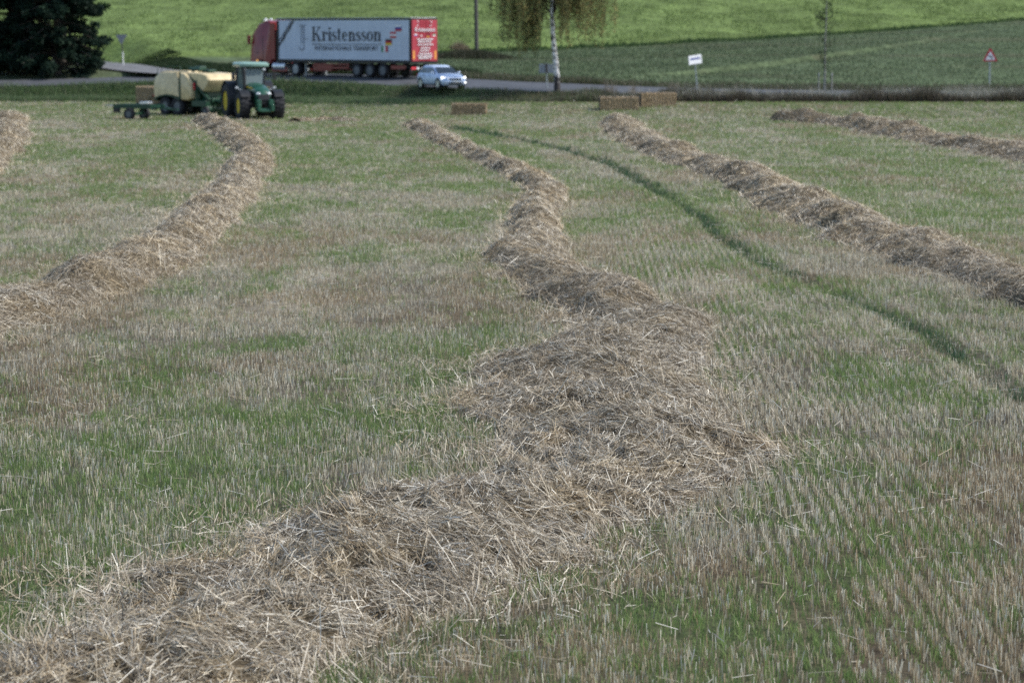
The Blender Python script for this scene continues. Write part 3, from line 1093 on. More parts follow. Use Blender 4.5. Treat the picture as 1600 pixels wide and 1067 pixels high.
# ------------------------------------------------------------------ tractor
def make_tractor():
    P = at(396, 186)
    h = (math.sin(R(19)), -math.cos(R(19)))
    t = thing("tractor", "dark green farm tractor with yellow wheel rims pulling the baler towards the camera", "tractor", P, heading(h))
    xr, xf = -1.35, 1.55
    for s in (1, -1):
        wheel(t, xr, s * .98, 1.0, .72, .56, M['yellow'], s, 22, "rear_wheel")
        wheel(t, xf, s * .98, .78, .60, .42, M['yellow'], s, 20, "front_wheel")
    m = MB()
    m.box((.1, 0, .95), (3.2, .55, .5)); m.box((-1.35, 0, 1.0), (.5, 1.2, .45)); m.box((1.55, 0, .78), (.3, 1.3, .25))
    m.box((-.4, 0, 1.1), (1.7, .95, .35)); m.bar((-1.6, 0, .6), (-2.35, 0, .55), .16)
    m.box((-1.9, .35, .75), (.6, .1, .12)); m.box((-1.9, -.35, .75), (.6, .1, .12))
    m.build("chassis", M['black'], t, bevel=.03)
    # bonnet: rounded loft
    def sec(x, hw, zb, zt, k=.55):
        pts = [(-hw, zb), (-hw, zt - .28), (-hw * .93, zt - .13), (-hw * k, zt - .02), (0, zt + .02), (hw * k, zt - .02), (hw * .93, zt - .13), (hw, zt - .28), (hw, zb)]
        return [Vector((x, y, z)) for y, z in pts]
    m = MB()
    m.loft([sec(.30, .52, 1.15, 2.06), sec(.9, .50, 1.12, 2.02), (sec(1.6, .47, 1.08, 1.92)), sec(2.15, .44, 1.1, 1.78), sec(2.42, .40, 1.18, 1.62), sec(2.50, .36, 1.25, 1.52)])
    bn = m.build("bonnet", M['green'], t, smooth=True)
    for s in (1, -1):
        m = MB(); m.box((1.05, s * .515, 1.42), (1.0, .03, .38)); m.box((1.9, s * .468, 1.38), (.5, .03, .3))
        m.build("side_grille", M['black'], bn, bevel=.01)
        m = MB(); m.box((.95, s * .512, 1.80), (1.25, .02, .07), rot=(0, .05, 0))
        m.build("yellow_stripe", M['yellow'], bn)
    m = MB(); m.box((2.49, 0, 1.26), (.10, .66, .34), rot=(0, -.12, 0)); m.box((2.40, 0, 1.0), (.2, .7, .25))
    m.build("grille", M['black'], t, bevel=.03)
    for s in (1, -1):
        m = MB(); m.box((2.45, s * .30, 1.47), (.16, .22, .13), rot=(0, -.35, s * .3))
        m.build("headlight", M['lamp'], t, bevel=.03)
    # front linkage and weight carrier
    m = MB()
    for s in (1, -1):
        m.box((2.62, s * .36, .88), (.5, .26, .55)); m.box((2.9, s * .38, .7), (.28, .2, .4))
    m.box((2.62, 0, .58), (.45, .9, .16)); m.box((2.92, 0, .52), (.14, .72, .12))
    m.build("front_linkage", M['green'], t, bevel=.04)
    # fenders
    for s in (1, -1):
        m = MB()
        rings = []
        for k in range(13):
            a = R(-8 + k * 14)
            ca, sa = math.cos(a), math.sin(a)
            rr = 1.10
            x, z = xr + ca * rr, 1.0 + sa * rr
            x2, z2 = xr + ca * (rr + .05), 1.0 + sa * (rr + .05)
            rings.append([Vector((x, s * .60, z)), Vector((x, s * 1.34, z)), Vector((x2, s * 1.34, z2)), Vector((x2, s * .60, z2))])
        m.loft(rings)
        m.build("rear_fender", M['black'], t, smooth=True)
        m = MB(); rings = []
        for k in range(9):
            a = R(35 + k * 14)
            ca, sa = math.cos(a), math.sin(a)
            rings.append([Vector((xf + ca * q, y, .78 + sa * q)) for q, y in ((.86, s * .70), (.86, s * 1.25), (.90, s * 1.25), (.90, s * .70))])
        m.loft(rings)
        m.build("front_fender", M['black'], t, smooth=True)
    # cab
    m = MB()
    zb, zt = 1.45, 2.92
    cor = {'fl': ((.42, .50), (.12, .66)), 'fr': ((.42, -.50), (.12, -.66)), 'ml': ((-.55, .80), (-.5, .74)), 'mr': ((-.55, -.80), (-.5, -.74)), 'rl': ((-1.25, .70), (-1.15, .66)), 'rr': ((-1.25, -.70), (-1.15, -.66))}
    for k_, (a, b) in cor.items():
        m.bar((*a, zb), (*b, zt), .10)
    for a, b in (('fl', 'fr'), ('fl', 'ml'), ('ml', 'rl'), ('rl', 'rr'), ('rr', 'mr'), ('mr', 'fr')):
        m.bar((*cor[a][0], zb), (*cor[b][0], zb), .10)
        m.bar((*cor[a][1], zt), (*cor[b][1], zt), .12)
    m.box((-.45, 0, 1.33), (1.6, 1.25, .2))
    m.box((.30, 0, 1.60), (.25, .95, .35))
    cabf = m.build("cab_frame", M['black'], t, bevel=.015)
    for a, b in (('fl', 'fr'), ('fl', 'ml'), ('ml', 'rl'), ('rl', 'rr'), ('rr', 'mr'), ('mr', 'fr')):
        m = MB()
        pa, pb, qa, qb = [Vector((*cor[a][0], zb + .05)), Vector((*cor[b][0], zb + .05)), Vector((*cor[a][1], zt - .05)), Vector((*cor[b][1], zt - .05))]
        m.plate([pa, pb, qb, qa], .012)
        m.build("pane", M['cabglass'], cabf)
    m = MB()
    m.loft([[Vector((x * k, y * k2, z)) + Vector((-.45, 0, 0)) for x, y in ((-.98, -.86), (.72, -.86), (.90, -.55), (.90, .55), (.72, .86), (-.98, .86))] for z, k, k2 in ((2.95, .96, .96), (3.0, 1.0, 1.0), (3.12, 1.0, 1.0), (3.2, .9, .86), (3.22, .5, .5))])
    m.build("cab_roof", M['cabroof'], t, smooth=True)
    m = MB(); m.box((-.75, 0, 1.75), (.5, .5, .14)); m.box((-1.0, 0, 2.1), (.14, .48, .7), rot=(0, -.12, 0)); m.box((-1.05, 0, 2.5), (.1, .28, .18))
    m.build("seat", M['black'], t, bevel=.04)
    m = MB(); m.tube([(.12, 0, 1.7), (-.18, 0, 2.02)], .03); 
    m.tube([(-.18 + .05 * math.sin(a), .19 * math.cos(a), 2.03 + .17 * math.sin(a) * .6) for a in np.linspace(0, 2 * PI, 17)], .016, 6)
    m.build("steering_wheel", M['black'], t)
    for s in (1, -1):
        m = MB(); m.bar((.10, s * .68, 2.62), (.22, s * 1.18, 2.6), .035); m.box((.2, s * 1.2, 2.42), (.06, .2, .42))
        m.build("mirror", M['black'], t, bevel=.02)
        m = MB(); m.box((.30, s * .56, 2.80), (.08, .16, .11)); m.build("work_light", M['lamp'], t, bevel=.02)
        m = MB(); m.bar((.55, s * .75, 1.62), (.55, s * 1.05, 1.75), .03); m.box((.58, s * 1.1, 1.78), (.06, .16, .1)); m.build("side_lamp", M['lamp'], t, bevel=.02)
    m = MB(); m.tube([(.48, -.62, 1.5), (.48, -.62, 2.5), (.44, -.62, 2.95)], [.09, .09, .06], 10)
    m.build("exhaust_pipe", M['black'], t, smooth=True)
    for s in (1, -1):
        m = MB()
        for k in range(4):
            m.box((-.05 + .02 * k, s * (.98 - .06 * k), .45 + .28 * k), (.42, .18, .04))
        m.bar((-.25, s * .98, .42), (-.22, s * .78, 1.35), .04); m.bar((.18, s * .98, .42), (.2, s * .78, 1.35), .04)
        m.build("steps", M['black'], t)
    m = MB(); m.lathe_y([(-.05, .07), (.05, .07)], (-1.2, .55, 3.26), 10); m.build("beacon", M['orange'], t)
    for s in (1, -1):
        m = MB(); m.box((.0, s * .86, .95), (.9, .35, .5)); m.build("fuel_tank", M['dgreen'], t, bevel=.08)
    return P, h


TP, TH = make_tractor()


# ------------------------------------------------------------------ straw bales
def bale_mesh(L, Wd, H, seed):
    nx, ny, nz = 40, 14, 12
    rg = np.random.default_rng(seed)
    V, Fc, idx = [], [], {}
    def vid(i, j, k):
        key = (i, j, k)
        if key not in idx:
            p = np.array([(i / nx - .5) * L, (j / ny - .5) * Wd, k / nz * H])
            edge = (i in (0, nx)) + (j in (0, ny)) + (k in (0, nz))
            tw = .028 * sum(math.exp(-((p[1] - c * Wd) / .035) ** 2) for c in (-.36, -.12, .12, .36)) if k in (0, nz) or i in (0, nx) else 0
            flake = .018 * math.sin(i * 2.1) + .03 * (rg.random() - .5)
            c = np.array([0, 0, H / 2])
            dvec = (p - c) / np.array([L, Wd, H])
            p = p + dvec * (flake * 2 - tw * 1.2 - .05 * (edge > 1) - .05 * (edge > 2))
            idx[key] = len(V); V.append(tuple(p))
        return idx[key]
    for i in range(nx):
        for j in range(ny):
            Fc.append((vid(i, j, 0), vid(i, j + 1, 0), vid(i + 1, j + 1, 0), vid(i + 1, j, 0)))
            Fc.append((vid(i, j, nz), vid(i + 1, j, nz), vid(i + 1, j + 1, nz), vid(i, j + 1, nz)))
    for i in range(nx):
        for k in range(nz):
            Fc.append((vid(i, 0, k), vid(i + 1, 0, k), vid(i + 1, 0, k + 1), vid(i, 0, k + 1)))
            Fc.append((vid(i, ny, k), vid(i, ny, k + 1), vid(i + 1, ny, k + 1), vid(i + 1, ny, k)))
    for j in range(ny):
        for k in range(nz):
            Fc.append((vid(0, j, k), vid(0, j, k + 1), vid(0, j + 1, k + 1), vid(0, j + 1, k)))
            Fc.append((vid(nx, j, k), vid(nx, j + 1, k), vid(nx, j + 1, k + 1), vid(nx, j, k + 1)))
    return V, Fc


def make_bale(label, loc, rz, L, Wd, H, seed, tilt=0.0):
    V, Fc = bale_mesh(L, Wd, H, seed)
    m = MB(); m.add(V, Fc)
    o = m.build("straw_bale", M['bale'], smooth=False)
    o.location = loc
    o.rotation_euler = (0, tilt, rz)
    tag(o, label, "straw bale", "pressed rectangular straw bales")
    n = 2600
    rg = np.random.default_rng(seed + 1)
    f = rg.integers(0, 3, n)
    P = (rg.random((n, 3)) - .5) * np.array([L, Wd, H])
    ax = f
    P[np.arange(n), ax] = np.array([L, Wd, H])[ax] / 2 * rg.choice([-1, 1], n)
    P[:, 2] += H / 2
    D = rg.normal(0, 1, (n, 3)) * np.array([.5, 1, 1]); D[np.arange(n), ax] *= .35
    D = unit(D)
    side = unit(np.cross(D, rg.normal(0, 1, (n, 3))))
    Ln = rg.uniform(.06, .22, n)
    col = pick([(.34, .27, .18), (.44, .37, .27), (.22, .165, .11), (.16, .12, .08)], n)
    stalks("loose_straw", P - D * (Ln * .5)[:, None], D, Ln, np.full(n, .014), side, col, M['straw'], parent=o)['kind'] = 'stuff'
    m = MB()
    for c in (-.36, -.12, .12, .36):
        y = c * Wd
        m.bar((-L / 2 - .005, y, H + .004), (L / 2 + .005, y, H + .004), .014); m.bar((-L / 2 - .008, y, 0), (-L / 2 - .008, y, H), .014); m.bar((L / 2 + .008, y, 0), (L / 2 + .008, y, H), .014)
    m.build("twine", M['wood'], o)
    return o


for lab, px, py, rz, L, Wd, H, sd_ in (
        ("lone straw bale lying on the field, between the tractor and the pair of bales", 733, 181, R(-4), 2.0, .9, .72, 5),
        ("straw bale at the front of the pair below the white sign", 967, 173, R(3), 2.25, .9, .80, 6),
        ("straw bale at the back of the pair, turned slightly, near the dry verge grass", 1027, 167.5, R(12), 2.15, .9, .85, 7)):
    p = at(px, py)
    make_bale(lab, (p.x, p.y + .45, p.z - .02), rz, L, Wd, H, sd_)


# ------------------------------------------------------------------ big square baler
def make_baler():
    a = R(45)
    h = Vector((math.sin(a), -math.cos(a), 0))
    hitch = Vector((TP.x - 2.3 * TH[0], TP.y - 2.3 * TH[1], 0))
    c = hitch - h * 4.3
    c.z = tz(c.x, c.y)
    b = thing("square_baler", "cream and dark green square baler hitched behind the tractor", "baler", c, heading(h))
    # frame
    m = MB()
    m.box((-.1, 0, .95), (4.9, 1.5, .25)); m.box((-1.0, 0, .62), (1.6, 1.6, .2)); m.box((1.6, 0, .75), (1.3, 2.3, .35))
    m.box((-.3, 0, 1.6), (4.2, 1.3, 1.25))
    m.bar((1.9, 0, 1.0), (4.25, 0, .55), .3, .34)
    m.bar((1.9, .75, 1.0), (3.0, .1, .8), .14); m.bar((1.9, -.75, 1.0), (3.0, -.1, .8), .14)
    for s in (1, -1):
        m.box((1.35, s * 1.0, 1.5), (.16, .3, 1.2)); m.bar((.75, s * 1.12, 2.3), (2.3, s * .9, .95), .16)
        m.box((-2.45, s * .95, 1.55), (.22, .3, 1.4))
    m.build("frame", M['dgreen'], b, bevel=.03)
    # rounded cream side doors
    def door(poly, s, name="side_panel"):
        m = MB()
        cx = sum(p[0] for p in poly) / len(poly); cz = sum(p[1] for p in poly) / len(poly)
        rings = []
        for y, k in ((1.02, 1.0), (1.22, 1.0), (1.30, .97), (1.34, .90)):
            rings.append([Vector((cx + (x - cx) * k, s * y, cz + (z - cz) * k)) for x, z in poly])
        m.loft(rings)
        return m.build(name, M['cream'], b, smooth=True)
    rear = [(-2.35, .98), (-2.42, 1.4), (-2.40, 1.9), (-2.25, 2.25), (-1.95, 2.47), (-1.5, 2.56), (-.12, 2.58), (-.02, 1.10), (-.5, 1.18), (-1.2, 1.22), (-1.8, 1.14)]
    front = [(.16, .95), (.12, 2.55), (.45, 2.50), (.85, 2.30), (1.12, 1.95), (1.16, 1.5), (1.12, 1.05), (.8, .92)]
    for s in (1, -1):
        door(rear, s); door(front, s)
        m = MB(); m.box((.07, s * 1.26, 1.78), (.13, .14, 1.6)); m.build("door_post", M['dgreen'], b, bevel=.02)
        m = MB(); rings = []
        for k in range(9):
            x = -2.4 + k * .3; z = .95 + .22 * math.sin(k / 8 * PI)
            rings.append([Vector((x, s * .95, z)), Vector((x, s * 1.33, z)), Vector((x, s * 1.33, z + .10)), Vector((x, s * .95, z + .10))])
        m.loft(rings); m.build("mudguard", M['dgreen'], b, smooth=True)
        m = MB(); m.box((1.28, s * 1.18, 1.75), (.05, .16, .42)); m.build("reflector", M['reflect'], b, bevel=.01)
    # front hood, sloping down to the drawbar
    m = MB()
    hood = [(.35, 2.56), (1.9, 2.50), (2.35, 2.40), (2.55, 2.12), (2.35, 1.75), (2.0, 1.45), (1.55, 1.75), (1.0, 2.2)]
    rings = []
    for y, k in ((-1.12, .9), (-1.06, .97), (-.95, 1), (.95, 1), (1.06, .97), (1.12, .9)):
        rings.append([Vector((1.5 + (x - 1.5) * k, y, 2.1 + (z - 2.1) * k)) for x, z in hood])
    m.loft(rings)
    m.build("front_hood", M['cream'], b, smooth=True)
    m = MB(); m.prism([(-2.3, 2.50), (-1.9, 2.62), (.4, 2.64), (.45, 2.52)], -.95, .95); m.build("top_cover", M['cream'], b, bevel=.04)
    # twine box, hydraulics and rails on top
    m = MB()
    m.box((.25, .1, 2.76), (.55, .5, .24)); m.tube([(.0, -.5, 2.72), (1.0, -.5, 2.72)], .11, 10); m.box((1.2, 0, 2.62), (.6, .6, .16))
    m.build("hydraulic_unit", M['dgreen'], b, bevel=.03)
    m = MB()
    for s in (1, -1):
        m.tube([(-2.2, s * .9, 2.5), (-2.1, s * .9, 2.85), (-.4, s * .9, 2.9), (-.3, s * .9, 2.6)], .022, 6)
    for x in (-1.6, -1.0): m.tube([(x, .9, 2.55), (x, .9, 2.88)], .018, 6); m.tube([(x, -.9, 2.55), (x, -.9, 2.88)], .018, 6)
    m.tube([(-2.5, -.9, 1.0), (-2.62, -.9, 1.8), (-2.5, -.9, 2.75)], .025, 6); m.tube([(-2.5, .9, 1.0), (-2.62, .9, 1.8), (-2.5, .9, 2.75)], .025, 6)
    m.build("guard_rail", M['dgreen'], b)
    # wheels: tandem axle and pick-up wheels
    for s in (1, -1):
        for x in (-1.55, -.40):
            wheel(b, x, s * .95, .55, .5, .28, M['rim'], s, 0)
        wheel(b, 2.25, s * 1.15, .28, .22, .13, M['rim'], s, 0, "pickup_wheel")
    m = MB(); m.lathe_y([(-1.05, .30), (1.05, .30)], (2.0, 0, .42), 16)
    for k in range(24):
        for j in range(4):
            a_ = j * PI / 2 + k * .4
            m.bar((2.0, -1 + k * .087, .42), (2.0 + .42 * math.cos(a_), -1 + k * .087, .42 + .42 * math.sin(a_)), .014)
    m.build("pickup_reel", M['dgreen'], b)
    # bale chute at the back
    m = MB()
    for y in (-.55, -.18, .18, .55):
        m.bar((-2.4, y, .60), (-4.9, y, .50), .09, .07)
    for x in (-2.9, -3.6, -4.25, -4.85): m.bar((x, -.62, .52), (x, .62, .52), .08, .06)
    for s in (1, -1):
        m.bar((-2.4, s * .66, .62), (-4.0, s * .66, .55), .07); m.bar((-2.45, s * .66, 1.9), (-4.0, s * .66, .62), .03)
        m.box((-3.3, s * .62, .42), (.5, .1, .28))
    m.build("bale_chute", M['dgreen'], b)
    for s in (1, -1):
        m = MB(); m.box((-2.62, s * 1.05, 1.15), (.07, .22, .12)); m.build("tail_light", M['reflect'], b, bevel=.01)
    # bale riding on the chute
    p = c + Vector((h.x * -3.95, h.y * -3.95, .60))
    make_bale("straw bale coming out of the baler, riding on its rear chute", (p.x, p.y, p.z + .02), heading(h), 2.3, 1.15, 1.02, 9)
    return c, h


BC, BH = make_baler()


def make_cart():
    p = at(208, 188)
    a = R(62)
    h = Vector((math.sin(a), -math.cos(a), 0))
    t = thing("bale_trailer", "small green single-axle bale trailer trailing behind the straw baler", "trailer", (p.x + .25, p.y + .4, p.z), heading(h))
    m = MB()
    for s in (1, -1):
        m.bar((-1.25, s * .62, .76), (1.35, s * .62, .76), .12, .22)
    for x in (-1.2, -.5, .2, 1.15): m.bar((x, -.66, .78), (x, .66, .78), .09, .10)
    for y in (-.35, 0, .35): m.bar((-1.2, y, .87), (1.15, y, .87), .07, .05)
    m.bar((-.1, -.7, .36), (-.1, .7, .36), .12); m.box((-.1, .5, .56), (.14, .1, .4)); m.box((-.1, -.5, .56), (.14, .1, .4))
    m.build("frame", M['dgreen'], t, bevel=.01)
    for s in (1, -1):
        wheel(t, -.1, s * .72, .34, .24, .18, M['rim'], s, 0)
    m = MB(); m.bar((1.15, .55, .76), (2.3, 0, .62), .09); m.bar((1.15, -.55, .76), (2.3, 0, .62), .09); m.bar((2.2, 0, .62), (2.7, 0, .62), .1)
    m.build("drawbar", M['dgreen'], t)
    for s in (1, -1):
        m = MB(); m.box((-1.0, s * .66, .54), (.42, .14, .26)); m.build("lamp_box", M['black'], t, bevel=.02)
    m = MB(); m.box((.75, -.3, .97), (.6, .45, .14)); m.build("toolbox", M['alu'], t, bevel=.02)
    m = MB(); m.bar((-1.25, -.7, .8), (-1.75, -.7, .82), .05); m.bar((-1.25, .7, .8), (-1.75, .7, .82), .05); m.bar((-1.72, -.75, .82), (-1.72, .75, .82), .05)
    m.build("tail_bar", M['steel'], t)


make_cart()


# ------------------------------------------------------------------ lorry
def stroke_letters(word, H, mat_, parent, origin, name="lettering", wide=1.0):
    """serif capitals and small letters as flat strokes in local x (leftwards = -X of the lorry) and z"""
    xh = .66
    def arc(cx, cz, rx, rz, a0, a1, w0, w1, n=14):
        out = []
        for k in range(n):
            pts = []
            for kk in (k, k + 1):
                a = R(a0 + (a1 - a0) * kk / n)
                wv = w0 + (w1 - w0) * abs(math.cos(a))
                pts.append(((cx + math.cos(a) * rx, cz + math.sin(a) * rz), (cx + math.cos(a) * (rx - wv), cz + math.sin(a) * (rz - wv * .75))))
            out.append([pts[0][0], pts[1][0], pts[1][1], pts[0][1]])
        return out
    def rect(x0, z0, x1, z1): return [[(x0, z0), (x1, z0), (x1, z1), (x0, z1)]]
    T, t = .16, .055
    def diag(x0, z0, x1, z1, w_): return [[(x0, z0), (x0 + w_, z0), (x1 + w_, z1), (x1, z1)]]
    G = {}
    G['K'] = (rect(.1, 0, .1 + T, 1) + rect(0, 0, .36, t) + rect(0, 1 - t, .36, 1) + diag(.27, .42, .66, .96, .07) + diag(.64, .03, .34, .55, .17) + rect(.52, 1 - t, .84, 1) + rect(.54, 0, .92, t), .95)
    G['r'] = (rect(.08, 0, .08 + T, xh) + rect(0, 0, .36, t) + rect(0, xh - t, .1, xh) + arc(.36, xh - .17, .14, .15, 160, 20, .05, .09) + rect(.42, xh - .22, .54, xh - .08), .56)
    G['i'] = (rect(.08, 0, .08 + T, xh) + rect(0, 0, .32, t) + rect(0, xh - t, .1, xh) + rect(.07, .80, .25, .95), .36)
    def ribbon(pts, ws):
        out = []
        for k in range(len(pts) - 1):
            (a, b), (c, d) = pts[k], pts[k + 1]
            ln = math.hypot(c - a, d - b) or 1
            nx_, nz_ = -(d - b) / ln, (c - a) / ln
            u0, u1 = ws[k] / 2, ws[k + 1] / 2
            out.append([(a - nx_ * u0, b - nz_ * u0), (c - nx_ * u1, d - nz_ * u1), (c + nx_ * u1, d + nz_ * u1), (a + nx_ * u0, b + nz_ * u0)])
        return out
    sp = [(.40, .48), (.36, .58), (.24, .63), (.11, .58), (.07, .48), (.12, .40), (.24, .34), (.36, .27), (.40, .17), (.34, .07), (.22, .03), (.09, .08), (.04, .19)]
    G['s'] = (ribbon(sp, [.04, .05, .06, .08, .11, .14, .16, .14, .11, .08, .06, .05, .04]), .50)
    G['t'] = (rect(.10, .06, .10 + T, .86) + rect(0, xh - t, .36, xh) + arc(.27, .14, .17, .14, 180, 330, .04, .08), .44)
    G['e'] = (arc(.26, xh / 2, .26, xh / 2, 0, 320, .05, .15) + rect(.05, xh * .50, .50, xh * .50 + t), .58)
    G['n'] = (rect(.08, 0, .08 + T, xh) + rect(0, 0, .32, t) + rect(0, xh - t, .1, xh) + arc(.38, xh - .22, .20, .22, 170, 0, .06, .15) + rect(.43, 0, .58, xh - .2) + rect(.36, 0, .66, t), .70)
    G['o'] = (arc(.28, xh / 2, .28, xh / 2, 0, 360, .05, .15, 24), .62)
    m = MB()
    x = 0
    sq = .80 * wide
    for ch in word:
        polys, adv = G[ch]
        for pl in polys:
            m.plate([(-(x + px * sq) * H, 0, pz * H) for px, pz in pl], .004)
        x += adv * sq
    o = m.build(name, mat_, parent)
    o.location = origin
    return o, x * H


def make_lorry():
    pr = Vector((-6.88, 191.0, 0)); pf = Vector((-16.75, 200.6, 0))
    d = (pf - pr).normalized()
    far = Vector((-d.y, d.x, 0)) * -1          # to the right of travel
    pr = pr + far * .15
    L = 13.6
    org = pr + d * L + far * 1.25               # middle of the trailer's front end, on the ground
    mid = pr + d * 6
    tr, zr = road_frame(ROAD, np.array([mid.x, pr.x + d.x * L]), np.array([mid.y, pr.y + d.y * L]))
    z0 = float(zr[0]) + CROSS * 1.6
    org.z = z0
    t = thing("lorry", "red lorry with a long grey curtain-sided trailer and red rear doors on the road", "lorry", org, heading(d))
    # local: +X forward, +Y left (the side we see)
    zf, zt, hw = .95, 4.0, 1.25
    m = MB()
    m.box((-L / 2, 0, zf + .10), (L, 2 * hw, .2)); m.box((-L / 2, 0, zt - .06), (L, 2 * hw, .12)); m.box((-.06, 0, (zf + zt) / 2 + .02), (.12, 2 * hw - .01, zt - zf - .36))
    for s in (1, -1):
        m.box((-L + .07, s * (hw - .06), (zf + zt) / 2 + .02), (.14, .12, zt - zf - .36)); m.box((-.17, s * (hw - .06), (zf + zt) / 2 + .02), (.10, .12, zt - zf - .36))
    m.box((-L / 2, .45, .72), (L - .6, .14, .3)); m.box((-L / 2, -.45, .72), (L - .6, .14, .3))
    fr = m.build("trailer_frame", M['black'], t, bevel=.015)
    m = MB(); m.box((-L / 2, 0, zt + .012), (L - .1, 2 * hw - .1, .03)); m.build("trailer_roof", M['white'], t)
    for s in (1, -1):
        # tarpaulin with slight vertical waves between the straps
        m = MB()
        n = 90
        x = np.linspace(-L + .16, -.24, n)
        dz = (zf + .22, zf + .6, 2.4, 3.5, zt - .14)
        rings = []
        for k in range(n):
            wv = .018 * math.sin(x[k] * 2 * PI / .62) + .008 * math.sin(x[k] * 9.1)
            rings.append([Vector((x[k], s * (hw - .02 + wv * q), z)) for z, q in zip(dz, (0.3, 1, 1, 1, .2))] + [Vector((x[k], s * (hw - .08), z)) for z in (zt - .14, zf + .22)])
        m.loft(rings)
        cur = m.build("curtain", M['curtain'], t, smooth=True)
        if s < 0: continue
        yy = hw + .014
        m = MB(); m.plate([(-.30, yy, 2.0), (-.30, yy, 2.26), (-1.75, yy, zt - .16), (-1.95, yy, zt - .16)], .004)
        m.plate([(-.30, yy, 2.40), (-.30, yy, 2.50), (-1.58, yy, zt - .16), (-1.66, yy, zt - .16)], .004)
        m.build("printed_stripe", M['print'], cur)
        _, wd = stroke_letters("Kristensson", .98, M['print'], cur, (-3.72, yy, 2.44), wide=1.40)
        text("INTERNATIONALE TRANSPORT", .42, M['print'], cur, (-3.72 - wd / 2, yy, 1.94), (PI / 2, 0, PI), "small_lettering", sx=wd / 6.55)
        m = MB(); m.plate([(-3.7, yy, 2.24), (-3.7 - wd, yy, 2.24), (-3.7 - wd, yy, 2.20), (-3.7, yy, 2.20)], .004); m.build("underline", M['print'], cur)
        # hook-shaped emblem
        m = MB()
        m.bar((-2.62, yy, 3.5), (-2.62, yy, 2.2), .03, .02); m.bar((-2.92, yy, 3.5), (-2.92, yy, 1.95), .05, .02)
        for k in range(6): m.bar((-2.62, yy, 3.45 - k * .2), (-2.92, yy, 3.3 - k * .2), .02, .03)
        m.bar((-2.45, yy, 3.52), (-3.05, yy, 3.52), .03, .05); m.bar((-2.92, yy, 1.95), (-2.72, yy, 1.8), .03, .06); m.bar((-2.72, yy, 1.8), (-2.5, yy, 1.85), .03, .06); m.bar((-2.5, yy, 1.85), (-2.42, yy, 2.05), .03, .06); m.bar((-2.95, yy, 2.6), (-3.25, yy, 2.6), .03, .05)
        m.build("emblem", M['faint'], cur)
        # four little flags
        def flag(x0, z0, cols, vertical, name="flag"):
            fw, fh = .62, .40
            base = link(bpy.data.objects.new(name, None)); base.parent = cur; base.location = (x0, yy, z0)
            for k, c_ in enumerate(cols):
                m = MB()
                if vertical: a, b = -k * fw / len(cols), -(k + 1) * fw / len(cols); q = [(a, 0, 0), (a, 0, fh), (b, 0, fh), (b, 0, 0)]
                else: a, b = fh - k * fh / len(cols), fh - (k + 1) * fh / len(cols); q = [(0, 0, b), (0, 0, a), (-fw, 0, a), (-fw, 0, b)]
                m.plate(q, .004); m.build("flag_stripe", c_, base)
        flag(-10.75, 1.72, [M['flaggreen'], M['white'], M['flagred']], True)
        flag(-11.15, 2.18, [M['black'], M['flagred'], M['flaggold']], False)
        flag(-11.60, 2.66, [M['flagred'], M['white'], M['flagred']], False)
        flag(-12.10, 3.12, [M['white'], M['flagblue'], M['flagred']], False)
    # rear doors
    xr = -L
    for s in (1, -1):
        m = MB(); m.box((xr - .03, s * (hw / 2 - .03), (zf + zt) / 2 + .02), (.06, hw - .10, zt - zf - .30))
        dr = m.build("rear_door", M['redbox'], t, bevel=.01)
        m = MB()
        for y in (.18, .42): m.tube([(xr - .085, s * y, zf + .2), (xr - .085, s * y, zt - .15)], .018, 6)
        m.build("lock_rod", M['redbox'], dr)
        m = MB(); m.plate([(xr - .064, s * (hw - .16), 1.25), (xr - .064, s * (hw - .32), 1.25), (xr - .064, s * (hw - .32), 1.82), (xr - .064, s * (hw - .16), 1.82)], .004)
        m.build("marking_plate", M['orange'], dr)
        m = MB(); yj = s * .62
        m.bar((xr - .066, yj, 3.78), (xr - .066, yj, 3.5), .012, .05); m.bar((xr - .066, yj, 3.5), (xr - .066, yj + .12, 3.46), .012, .05); m.bar((xr - .066, yj - .08, 3.78), (xr - .066, yj + .1, 3.78), .012, .04)
        m.build("emblem", M['white'], dr)
        for k in range(2):
            cols = [[M['white'], M['flagblue'], M['flagred']], [M['flagred'], M['white'], M['flagred']], [M['black'], M['flagred'], M['flaggold']], [M['flaggreen'], M['white'], M['flagred']]][(0 if s > 0 else 2) + k]
            y0 = [.95, .45][k] if s > 0 else [-.2, -.75][k]
            for j, c_ in enumerate(cols):
                m = MB(); z1 = 2.92 - j * .07
                m.plate([(xr - .066, y0, z1), (xr - .066, y0 - .26, z1), (xr - .066, y0 - .26, z1 - .07), (xr - .066, y0, z1 - .07)], .004)
                m.build("flag_stripe", c_, dr)
    rr = (PI / 2, 0, -PI / 2)
    text("Kristensson", .40, M['white'], t, (xr - .105, 0, 3.22), rr, "rear_lettering", ext=.012)
    for z_, w_ in ((2.58, 1.5), (2.42, 1.2), (2.22, 1.45), (2.0, .9), (1.82, .8), (1.62, 1.2), (1.46, 1.35), (1.32, 1.1)):
        m = MB()
        y = -w_ / 2
        while y < w_ / 2:
            l_ = random.uniform(.06, .2)
            m.box((xr - .108, min(y + l_ / 2, w_ / 2), z_), (.012, l_, .075)); y += l_ + .04
        m.build("rear_small_print", M['white'], t)
    m = MB(); m.box((xr + .12, 0, .62), (.12, 2.3, .16)); m.box((xr + .35, .5, .78), (.5, .1, .3)); m.box((xr + .35, -.5, .78), (.5, .1, .3)); m.build("bumper", M['black'], t)
    for s in (1, -1):
        m = MB(); m.box((xr + .05, s * .92, .64), (.06, .46, .18)); lt = m.build("tail_light", M['reflect'], t, bevel=.01)
        m = MB(); m.box((xr + .04, s * .55, .64), (.05, .22, .16)); m.build("lens", M['lamp'], lt)
